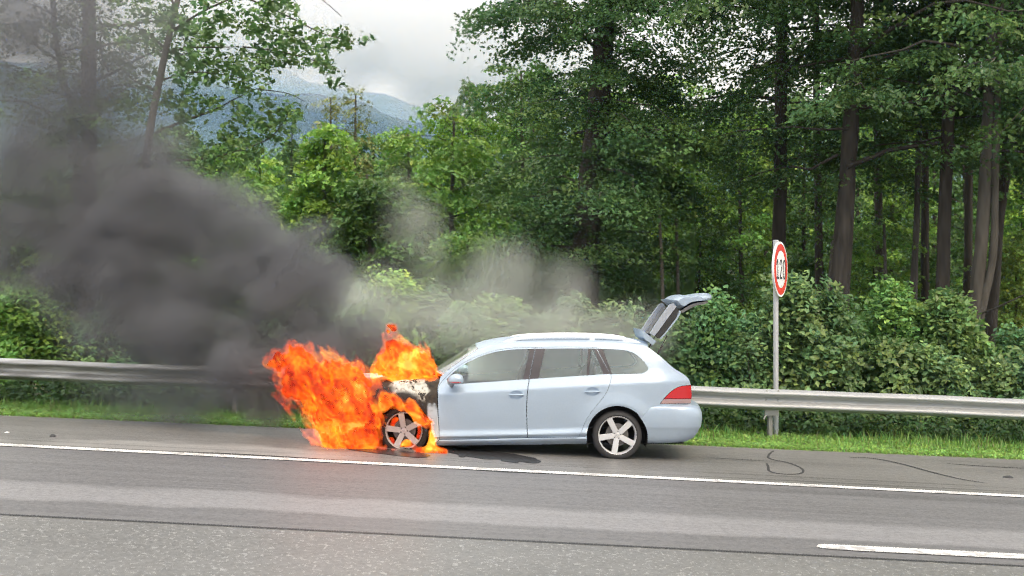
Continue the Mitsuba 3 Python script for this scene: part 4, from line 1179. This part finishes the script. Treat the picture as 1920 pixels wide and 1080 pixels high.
_cr = W(1157.5, 816.2, NEAR + .03); _cf = W(757.3, 807.6, NEAR + .03)
wheel(_cr[0], _cr[2], .3040, .232, False, 8)
wheel(_cr[0], _cr[2], .3040, .232, True, 25)
wk = wheel(_cf[0], _cf[2], .3010, .224, False, -8, True, floor=float(ground(_cf[0], NEAR)) + .006)
wheel(_cf[0], _cf[2], .3010, .224, True, -8, True, floor=float(ground(_cf[0], NEAR)) + .006)
labels[wk] = {'label': 'burning front wheel with its tyre burst and sagging'}

# open tailgate
GN = NEAR + .33


def gate_loft(px, y0, y1, bow=.0, n=13, dx=1.0, dz=0.3, pinch=0.0):
    base = np.array([W(a, b, GN) for a, b in px])[:, [0, 2]]
    if Polygon(base).exterior.is_ccw is False:
        base = base[::-1]
    s = np.sin(np.linspace(-np.pi / 2, np.pi / 2, n))
    rings = []
    c = base.mean(0)
    for q in s:
        h = 1 - abs(q) ** 2.4
        b = c + (base - c) * (1 - pinch * (1 - h) ** 3)
        b = b + np.array([dx, dz]) * bow * h
        rings.append(np.column_stack([b[:, 0], np.full(len(b), y0 + (y1 - y0) * (q + 1) / 2), b[:, 1]]))
    P = np.array(rings)
    P = np.concatenate([P, P[:, :1]], 1)
    m = grid_mesh(P)
    v2, f2 = trimesh.creation.triangulate_polygon(Polygon(base), engine='earcut')
    caps = []
    for r in (rings[0], rings[-1]):
        idx = [int(np.argmin(np.abs(base - q).sum(1))) for q in v2]
        caps.append(trimesh.Trimesh(r[idx], f2, process=False))
    return merged([m] + caps)


y0, y1 = GN, 2 * MID - GN
gate = key('tailgate', car)
labels[gate] = {'label': 'tailgate swung up high over the open boot'}
skin = list(spline([(1251, 562.8), (1257, 564.2), (1264, 558.6), (1274, 554.6), (1283, 555.2), (1292, 555.8), (1305, 553.4), (1320, 551.2), (1329, 551.8), (1334.5, 555.2), (1335.6, 559.5), (1333, 563.8), (1325, 564.8), (1310, 566), (1297, 569.2), (1288, 573.6), (1281, 578.4), (1273, 581), (1266, 577), (1260, 570.5)], 3, closed=True))
add('outer_skin', gate_loft(skin, y0, y1, .05, n=25, pinch=.42), 'mat_car_paint', gate, smooth=45)
lining = [(1283.5, 578.4), (1290, 574.2), (1298, 570.2), (1310, 567), (1324, 565.6), (1328, 567), (1322, 570.5), (1308, 572.5), (1297, 577), (1288, 582), (1280, 587), (1276, 584)]
add('lining', gate_loft(lining, y0 + .02, y1 - .02, .05), 'mat_gate_lining', gate, smooth=45)
railo = [(1219.5, 625), (1231, 606.5), (1244, 587.5), (1256.5, 571), (1263, 569), (1268.5, 575), (1258, 588.5), (1244.5, 607), (1234.5, 621), (1227, 630)]
raild = [(1227.5, 630.5), (1235, 621.5), (1245, 607.5), (1258.5, 589), (1269, 575.5), (1274, 586), (1268, 596), (1255, 613), (1244, 627), (1236, 635)]
raili = [(1236.5, 634.6), (1244.5, 626.6), (1255.5, 612.6), (1268.4, 595.6), (1271, 586), (1274, 582), (1277, 584), (1274.5, 591), (1270, 598.5), (1257, 615), (1246, 628.6), (1239, 636)]
for nm, pl, mt, w_ in (('window_frame', railo, 'mat_gate_frame', .09), ('window_frame', raild, 'mat_black_matt', .06), ('window_frame', raili, 'mat_car_paint', .025)):
    for far in (0, 1):
        m = gate_loft(pl, y0, y0 + w_, 0, n=3)
        add(nm, mirror(m) if far else m, mt, gate, smooth=30)
gp = [(1227, 628), (1238, 610), (1250, 592), (1262, 576), (1263.5, 577.2), (1251.6, 593), (1239.6, 611), (1228.6, 629)]
add('rear_window', gate_loft(gp, y0 + .085, y1 - .085, 0, n=3), 'mat_windscreen', gate, smooth=30)
add('spoiler', gate_loft([(1203.5, 619.6), (1207, 620.6), (1230, 639.6), (1229.5, 641.5), (1224.5, 647.5), (1208.5, 635.5)], y0 + .02, y1 - .02, .02), 'mat_car_paint', gate, smooth=30)
for far in (0, 1):
    a, b = W(1250.5, 629.5, GN + .03), W(1232.5, 664.5, GN + .03)
    m = merged([tube([a, a * .45 + b * .55], [.006, .006], 8), tube([a * .5 + b * .5, b], [.011, .011], 8)])
    add('gas_strut', mirror(m) if far else m, 'mat_black_trim', car, smooth=40)

# the cabin is full of thin pale smoke
scene['medium_cabin'] = {'type': 'homogeneous', 'albedo': rgb(.955, .975, .968), 'sigma_t': 2.4}
_c = [W(880, 0, 14.9)[0], W(1215, 0, 14.9)[0]]
d_ = {'type': 'cube', 'to_world': T().translate([(_c[0] + _c[1]) / 2, MID, (zz(716) + zz(655)) / 2]).scale([(_c[1] - _c[0]) / 2, HALF - .36, (zz(655) - zz(716)) / 2]), 'bsdf': {'type': 'null'}, 'interior': {'type': 'ref', 'id': 'medium_cabin'}}
if HAZE:
    d_['exterior'] = {'type': 'ref', 'id': 'air'}
scene['cabin_smoke'] = d_
labels['cabin_smoke'] = {'label': 'thin grey smoke filling the cabin of the car', 'category': 'smoke', 'kind': 'stuff'}
# ------------------------------------------------------------------ the fire: glowing gas in nested skins, each lets what is behind it shine through
def field_grid(fn, lo, hi, h):
    ax = [np.arange(a, b + h, h) for a, b in zip(lo, hi)]
    G = np.stack(np.meshgrid(*ax, indexing='ij'), -1)
    return G, fn(G.reshape(-1, 3)).reshape(G.shape[:3])


def iso_surface(G, Fv):
    """triangles where Fv crosses zero (inside > 0), by marching tetrahedra"""
    Fv = Fv.copy()
    Fv[[0, -1]] = -1; Fv[:, [0, -1]] = -1; Fv[:, :, [0, -1]] = -1
    n = np.array(Fv.shape)
    idx = np.arange(Fv.size).reshape(Fv.shape)
    crn = {(a, b, c): idx[a:n[0] - 1 + a, b:n[1] - 1 + b, c:n[2] - 1 + c].ravel() for a in (0, 1) for b in (0, 1) for c in (0, 1)}
    path = [((0, 0, 0), (1, 0, 0), (1, 1, 0), (1, 1, 1)), ((0, 0, 0), (1, 1, 0), (0, 1, 0), (1, 1, 1)), ((0, 0, 0), (0, 1, 0), (0, 1, 1), (1, 1, 1)), ((0, 0, 0), (0, 1, 1), (0, 0, 1), (1, 1, 1)), ((0, 0, 0), (0, 0, 1), (1, 0, 1), (1, 1, 1)), ((0, 0, 0), (1, 0, 1), (1, 0, 0), (1, 1, 1))]
    f, p = Fv.ravel(), G.reshape(-1, 3)
    sgn = np.sign(f)
    tets = np.vstack([np.stack([crn[c] for c in t], 1) for t in path])
    s = f[tets] > 0
    k = s.sum(1)
    tets, s, k = tets[(k > 0) & (k < 4)], s[(k > 0) & (k < 4)], k[(k > 0) & (k < 4)]
    order = np.argsort(~s, axis=1, kind='stable')
    T4 = np.take_along_axis(tets, order, 1)       # inside corners first

    def cut(a, b):
        ta = f[a] / (f[a] - f[b])
        return p[a] + (p[b] - p[a]) * ta[:, None]
    tri, ins = [], []
    for kk, combos in ((1, [((0, 1), (0, 2), (0, 3))]), (3, [((0, 3), (1, 3), (2, 3))]), (2, [((0, 2), (0, 3), (1, 3)), ((0, 2), (1, 3), (1, 2))])):
        t = T4[k == kk]
        for c in combos:
            tri.append(np.stack([cut(t[:, a], t[:, b]) for a, b in c], 1)); ins.append(p[t[:, 0]])
    tri, ins = np.vstack(tri), np.vstack(ins)
    nn = np.cross(tri[:, 1] - tri[:, 0], tri[:, 2] - tri[:, 0])
    flip = (nn * (tri.mean(1) - ins)).sum(1) < 0
    tri[flip] = tri[flip][:, ::-1]
    ok = np.linalg.norm(nn, axis=1) > 1e-10
    m = trimesh.Trimesh(tri[ok].reshape(-1, 3), np.arange(ok.sum() * 3).reshape(-1, 3), process=False)
    m.merge_vertices(digits_vertex=6)
    m.update_faces(m.nondegenerate_faces(height=1e-9))
    return m


def blobs_field(blobs, flow, amp, freq, seed, stretch=2.4):
    """blobs: (centre, radius, heat) joined; the outline is torn into tongues along the flow. Returns the field and the heat of the fuel there."""
    C = np.array([b[0] for b in blobs]); R = np.array([b[1] for b in blobs]); Hh = np.array([b[2] for b in blobs])
    fl = np.asarray(flow, float); fl /= np.linalg.norm(fl)

    def at(q):
        along = q @ fl
        w = (q - along[:, None] * fl) * freq + (along * freq / stretch)[:, None] * fl
        warp = np.stack([meshkit.fbm(w * .9 + 7.3 * k, 3, seed + 11 * k) - .5 for k in range(3)], -1)
        qq = q + warp * (.9 / freq)
        e = np.exp(-1.5 * ((qq[:, None] - C[None]) ** 2).sum(2) / R ** 2)
        tear = 1 - np.abs(2 * meshkit.fbm(w * 1.9 + warp * 1.2, 4, seed + 3) - 1)
        tear = meshkit.fbm(w * 1.7 + warp * 1.5, 4, seed + 3) - .5
        fine = meshkit.fbm(w * 5.0 + warp * 3, 2, seed + 5) - .5
        E = e.sum(1)
        return np.minimum(E, 1.5) - .62 + amp * (2.6 * tear + .8 * fine) - 3 * np.clip(.16 - E, 0, 1), (e * Hh).sum(1) / (E + 1e-9)
    return at


def chunks(fn, p, n=40000):
    out = [fn(p[i:i + n]) for i in range(0, len(p), n)]
    return np.concatenate([o[0] for o in out]), np.concatenate([o[1] for o in out])


def heat_at(p, seed, freq):
    """how hot the gas is: bright licks between darker, redder cells"""
    w = np.stack([meshkit.fbm(p * 3.4 + 9 * k, 3, seed + k) - .5 for k in range(3)], -1)
    q = (p + w * .34) * freq * np.array([1, 1, .62]) + p[:, 2:3] * np.array([.35, 0, 0]) * freq
    big = meshkit.fbm(p * 2.6 + w * .8, 2, seed + 8) - .5
    a = meshkit.fbm(q, 3, seed + 3)
    r2 = 1 - np.abs(2 * meshkit.noise(q * 1.6 + w * 2, seed + 4) - 1)
    return np.clip((a - .36) * 1.7 + .32 * r2 ** 2.2 + 1.3 * big, -.1, 1.2)


scene['mat_flame'] = {'type': 'null'}


def px_blob(X, Y, r, d, hot=0.0):
    return (W(X, Y, d), r / F * d, hot)


FL = 2.0 ** (-exposure)     # flame radiances are given as they appear at this exposure
scene['mat_flame_core'] = {'type': 'diffuse', 'reflectance': rgb(.01, .01, .01)}


def flame(parent, blobs, flow, amp, freq, seed, h=.022, fq=9.0, veil=.13, bias=0.0, name='flame', red=1.0):
    lo = np.min([b[0] - 1.5 * b[1] for b in blobs], 0); hi = np.max([b[0] + 1.5 * b[1] for b in blobs], 0)
    fn = blobs_field(blobs, flow, amp, freq, seed)
    G, Fv = field_grid(lambda p: chunks(fn, p)[0], lo, hi, h)
    k = key(name, parent)
    piece = 0
    # (name, level, keep hotter than, opaque)
    for shell, (level, keep, opaque) in enumerate(((0.0, -9, False), (.6 * veil, .20, False), (1.3 * veil, .22, False), (2.1 * veil, .24, False), (3.0 * veil, .24, False), (4.3 * veil, -9, True))):
        m = iso_surface(G, Fv - level)
        if len(m.faces) < 10:
            continue
        c = m.triangles_center
        hot = heat_at(c, seed + 2 * shell, fq) + chunks(fn, c)[1] + bias
        steps = np.array([-9., .0, .10, .2, .3, .4, .52, .66, .82, 1., 9.]) if shell else np.array([-9., .2, .5, 9.])
        for a, b in zip(steps[:-1], steps[1:]):
            on = (hot >= a) & (hot < b) & (hot >= keep)
            if on.sum() < 3:
                continue
            v = float(np.clip(hot[on].mean(), 0, 1.2))
            if opaque:
                col = (.25 + .70 * v, red * (.004 + .032 * v + .36 * v ** 2.7), red * (.003 + .05 * v ** 5))
            elif shell:
                u = max(v - keep, 0)
                col = (.09 + .34 * u, red * (.003 + .030 * u + .19 * u * u), red * (.0008 + .02 * u ** 4))
            else:
                col = (.08 + .12 * v, .005 + .012 * v, .001)
            piece += 1
            scene[f'{k}__{piece:03d}'] = mikit.ply(trimesh.Trimesh(m.vertices, m.faces[on], process=False), 'mat_flame_core' if opaque else 'mat_flame', smooth=False,
                                                   emitter={'type': 'area', 'radiance': rgb(*(FL * x for x in col))})
    return k


fire = thing('car_fire', 'big orange fire pouring from the front of the car', 'fire')
labels[fire]['kind'] = 'thing'
main = [px_blob(*q) for q in [
    (684, 795, 38, 13.9, .10), (648, 800, 46, 13.85, .12), (618, 795, 42, 14.0, .05), (684, 752, 48, 13.88, .0), (640, 740, 60, 14.0, .05), (596, 740, 48, 14.1, -.08), (562, 708, 40, 14.2, -.08), (536, 690, 32, 14.3, -.08), (512, 676, 20, 14.3, -.12), (552, 672, 28, 14.3, .0),
    (612, 696, 42, 14.1, -.04), (652, 710, 36, 14.1, -.06), (688, 728, 30, 14.05, -.1), (585, 775, 34, 14.1, -.12), (552, 735, 22, 14.2, -.14), (612, 818, 26, 13.95, .3), (656, 826, 24, 13.85, .42), (688, 827, 20, 13.88, .34), (636, 828, 22, 13.9, .4), (672, 830, 18, 13.85, .35)]]
flame(fire, main, (-.45, 0, 1), 1.1, 3.7, 3, h=.02, bias=-.10)
up = [px_blob(*q) for q in [(745, 696, 34, 14.4, .15), (780, 690, 38, 14.4, .34), (806, 694, 24, 14.35, .1), (755, 670, 30, 14.45, .05), (724, 672, 26, 14.5, -.05), (718, 690, 22, 14.45, .0), (736, 642, 19, 14.5, -.12), (730, 622, 14, 14.5, -.18), (736, 609, 10, 14.5, -.2), (740, 650, 16, 14.5, -.15), (790, 672, 26, 14.4, .12), (730, 692, 26, 14.4, .0), (770, 708, 26, 14.35, .36), (724, 606, 8, 14.5, -.25)]]
flame(fire, up, (-.35, 0, 1), .95, 4.6, 8, h=.016, fq=12.)
arch = [px_blob(X, Y, r, 13.86, t) for X, Y, r, t in [(714, 748, 20, .0), (728, 742, 18, 0), (740, 752, 18, .05), (756, 756, 17, .1), (770, 762, 15, .05), (780, 772, 15, .05), (788, 784, 13, 0), (798, 792, 12, -.1), (806, 796, 9, -.05), (704, 768, 16, .0), (722, 758, 13, .15)]]
flame(fire, arch, (-.5, 0, 1), .6, 6., 15, h=.012, fq=14.)
foot = [px_blob(X, Y, r, 13.8, t) for X, Y, r, t in [(808, 798, 7, .1), (809, 808, 8, .35), (811, 818, 9, .5), (811, 828, 11, .6), (807, 838, 12, .55), (799, 845, 11, .35), (790, 848, 9, .1), (820, 841, 9, .35), (830, 842, 9, .3), (838, 843, 8, .2), (815, 852, 9, -.05), (828, 853, 8, -.05), (838, 853, 8, -.05), (806, 858, 8, -.1), (812, 862, 6, -.15),
                                             (778, 838, 9, .1), (768, 832, 9, .1), (758, 834, 8, .2), (788, 840, 8, 0.), (764, 826, 7, .15)]]
flame(fire, foot, (.3, 0, 1), .3, 8.0, 21, h=.009, fq=15., veil=.13)
inside = [px_blob(X, Y, r, 14.10, t) for X, Y, r, t in [(733, 795, 8, -.05), (739, 789, 8, -.05), (744, 785, 6, -.1), (731, 822, 8, -.1), (737, 829, 8, -.1), (784, 798, 6, -.05), (786, 808, 7, -.05), (784, 818, 7, -.1), (776, 826, 7, .0)]]
flame(fire, inside, (.2, 0, 1), .3, 9.0, 27, h=.010, fq=16., red=.6, veil=.06)
spark = [px_blob(*q) for q in [(520, 670, 13, 14.3, -.1), (500, 668, 9, 14.3, -.15), (712, 668, 11, 14.5, -.15), (700, 836, 8, 13.85, -.1), (720, 838, 7, 13.85, -.1), (735, 842, 6, 13.85, -.15), (848, 846, 3, 13.8, 0.)]]
flame(fire, spark, (-.5, 0, 1), .8, 8.0, 33, h=.012, red=.8)

# ------------------------------------------------------------------ smoke
def density(blobs, lo, hi, h, seed, wisp, freq, floor=.10, gain=3.2):
    ax = [np.arange(a, b, h) + h / 2 for a, b in zip(lo, hi)]
    X, Y, Z = np.meshgrid(*ax, indexing='ij')
    P = np.stack([X, Y, Z], -1)
    wx = np.stack([meshkit.fbm(P * freq * .8 + 5 * k, 3, seed + 20 + k) - .5 for k in range(3)], -1)
    PW = P + wx * wisp
    D = np.zeros(X.shape)
    for c, r, s, hard in blobs:
        t = 1 - np.linalg.norm((PW - c) / r, axis=-1)
        D = D + s * np.clip(t * hard, 0, 1) ** 1.4
    big = meshkit.fbm(PW * freq * .75, 3, seed + 5)
    bill = 1 - np.abs(2 * meshkit.fbm(PW * freq * 1.3, 4, seed) - 1)
    D = D * np.clip((.55 * big + .62 * bill - .53) * gain, floor, 2.4)
    edge = np.ones(X.shape)
    for k, A in enumerate((X, Y, Z)):
        m = .25 if k != 2 else .05
        edge *= np.clip((A - lo[k]) / m, 0, 1) * np.clip((hi[k] - A) / .3, 0, 1)
    return D * edge


def cloud_box(nm, label, lo, grid, albedo, h, category='smoke', split=(), cap=3.8):
    """one closed box of smoke, or two one behind the other"""
    labels[nm] = {'label': label, 'category': category, 'kind': 'stuff'}
    cuts = [0, *split, grid.shape[1]]
    for i, (a, b) in enumerate(zip(cuts[:-1], cuts[1:])):
        g = np.minimum(grid[:, a:b], cap)
        l_ = np.array(lo) + np.array([0, a * h, 0]); ext = np.array(g.shape) * h
        k = f'{nm}__{i + 1:03d}' if split else nm
        M = T().translate(list(map(float, l_ + ext / 2))).scale(list(map(float, ext / 2 - .002)))
        vol = mi.VolumeGrid(np.ascontiguousarray(g.transpose(2, 1, 0)[..., None]).astype(np.float32))
        scene[f'medium_{nm}_{i}'] = {'type': 'heterogeneous', 'albedo': {'type': 'constvolume', 'value': rgb(*albedo)}, 'scale': 1.0,
                                     'sigma_t': {'type': 'gridvolume', 'grid': vol, 'to_world': T().translate(list(map(float, l_))).scale(list(map(float, ext))), 'filter_type': 'trilinear', 'raw': True}}
        d = {'type': 'cube', 'to_world': M, 'bsdf': {'type': 'null'}, 'interior': {'type': 'ref', 'id': f'medium_{nm}_{i}'}}
        if HAZE:
            d['exterior'] = {'type': 'ref', 'id': 'air'}
        scene[k] = d


if HAZE:
    scene['air'] = {'type': 'homogeneous', 'albedo': rgb(.93, .95, .97), 'sigma_t': rgb(.75e-4, 1.15e-4, 1.9e-4)}
H_ = .10


def pb(X, Y, r, d, s, hard=1.35, ry=None, rz=None):
    u = d / F
    return (W(X, Y, d), np.array([r * u, (ry or r * .8) * u, (rz or r) * u]), s, hard)


dark = [pb(560, 575, 95, 15.0, 2.6), pb(505, 500, 120, 15.1, 2.6), pb(430, 450, 120, 15.1, 2.0), pb(345, 395, 115, 15.1, 2.2), pb(250, 420, 150, 15.2, 2.2), pb(140, 455, 140, 15.2, 1.7), pb(30, 455, 140, 15.2, 1.4), pb(250, 545, 140, 15.1, 1.7), pb(110, 540, 110, 15.2, .9), pb(380, 585, 130, 15.0, 2.0),
        pb(485, 625, 90, 14.8, 3.2), pb(580, 630, 70, 14.6, 2.4), pb(640, 600, 62, 14.7, 1.3), pb(675, 650, 55, 14.6, 1.4), pb(690, 700, 40, 14.5, 1.2), pb(475, 680, 80, 14.6, 14.), pb(495, 735, 60, 14.6, 11.0), pb(445, 640, 90, 14.8, 5.0), pb(560, 640, 80, 14.7, 3.5), pb(520, 560, 90, 14.8, 2.5), pb(420, 700, 70, 14.9, 1.6), pb(610, 545, 58, 14.9, 1.6), pb(560, 455, 70, 15.1, 1.8), pb(500, 420, 80, 15.1, 1.4), pb(420, 380, 80, 15.1, 1.0), pb(600, 650, 60, 14.4, 2.2), pb(600, 500, 75, 15.0, 2.0),
        pb(290, 310, 120, 15.2, 1.2), pb(230, 220, 150, 15.2, .50), pb(120, 150, 210, 15.2, .33), pb(60, 320, 200, 15.2, .60), pb(200, 40, 190, 15.2, .26), pb(20, 20, 230, 15.2, .42), pb(190, 590, 120, 15.2, .5), pb(300, 620, 120, 15.2, .75), pb(390, 650, 100, 15.1, 1.0), pb(340, 740, 110, 15.4, .30), pb(280, 770, 150, 15.6, .18)]
lo, hi = [-8.9, 13.45, -.35], [-1.15, 16.38, 7.6]
cloud_box('dark_smoke', 'thick dark grey smoke billowing up and left from the burning car', lo, 2.7 * density(dark, lo, hi, H_, 17, .8, 1.7, .06, 4.6), (.285, .29, .312), H_, split=(15,))
light = [pb(X, Y, r, d, s, 1.2, ry, rz) for X, Y, r, d, s, ry, rz in [
    (760, 420, 70, 17.7, .22, 90, 70), (740, 360, 60, 17.8, .12, 80, 70), (930, 510, 85, 17.8, .36, 90, 80), (985, 500, 55, 17.8, .26, 80, 70), (1075, 535, 65, 17.8, .36, 80, 80), (790, 470, 80, 17.7, .16, 90, 90), (1000, 540, 160, 17.8, .14, 100, 90), (860, 545, 80, 17.8, .25, 90, 70),
    (760, 580, 110, 17.6, .36, 110, 90), (900, 600, 150, 17.7, .42, 120, 90), (1050, 610, 150, 17.7, .42, 120, 80), (1180, 625, 120, 17.6, .34, 110, 75), (690, 560, 90, 17.6, .34, 100, 100), (640, 560, 80, 17.4, .3, 100, 90)]]
lo, hi = [-2.9, 16.6, .55], [2.7, 19.2, 4.2]
cloud_box('pale_smoke', 'thin pale smoke drifting behind the car roof in front of the shrubs', lo, 2.6 * density(light, lo, hi, H_, 29, .8, 1.0, .5, 2.2), (.86, .87, .85), H_, split=(3, 6))

# low cloud hanging on the hill
lo, hi, hc = [-950., 1950., 330.], [200., 2330., 760.], 20.
ax = [np.arange(a, b, hc) + hc / 2 for a, b in zip(lo, hi)]
X, Y, Z = np.meshgrid(*ax, indexing='ij')
q = np.stack([X, Y, Z], -1)
n1 = meshkit.fbm(q / 130., 4, 61) - .5
base = 396 + np.interp(X, [-950, -520, -330, -190, 200], [25, 5, -15, -50, -45])
cov = np.clip((Z - base + 190 * n1) / 60, 0, 1) * np.clip((X - lo[0]) / 80, 0, 1) * np.clip((hi[0] - X) / 80, 0, 1) * np.clip((hi[2] - Z) / 120, 0, 1)
hole = np.clip(1.3 - np.hypot((X + 245) / 60, (Z - 402) / 42), 0, 1)
cloud_box('low_cloud', 'low grey cloud hanging on the blue hill', lo, .013 * cov * (1 - .8 * hole), (.985, .987, .99), hc, 'cloud')

if HAZE:
    scene['camera']['medium'] = {'type': 'ref', 'id': 'air'}
    scene['haze'] = {'type': 'cube', 'to_world': T().translate([0, 1500, 480]).scale([8000, 7000, 530]), 'bsdf': {'type': 'null'}, 'interior': {'type': 'ref', 'id': 'air'}}
    labels['haze'] = {'label': 'thin blue haze of the distance', 'kind': 'stuff'}
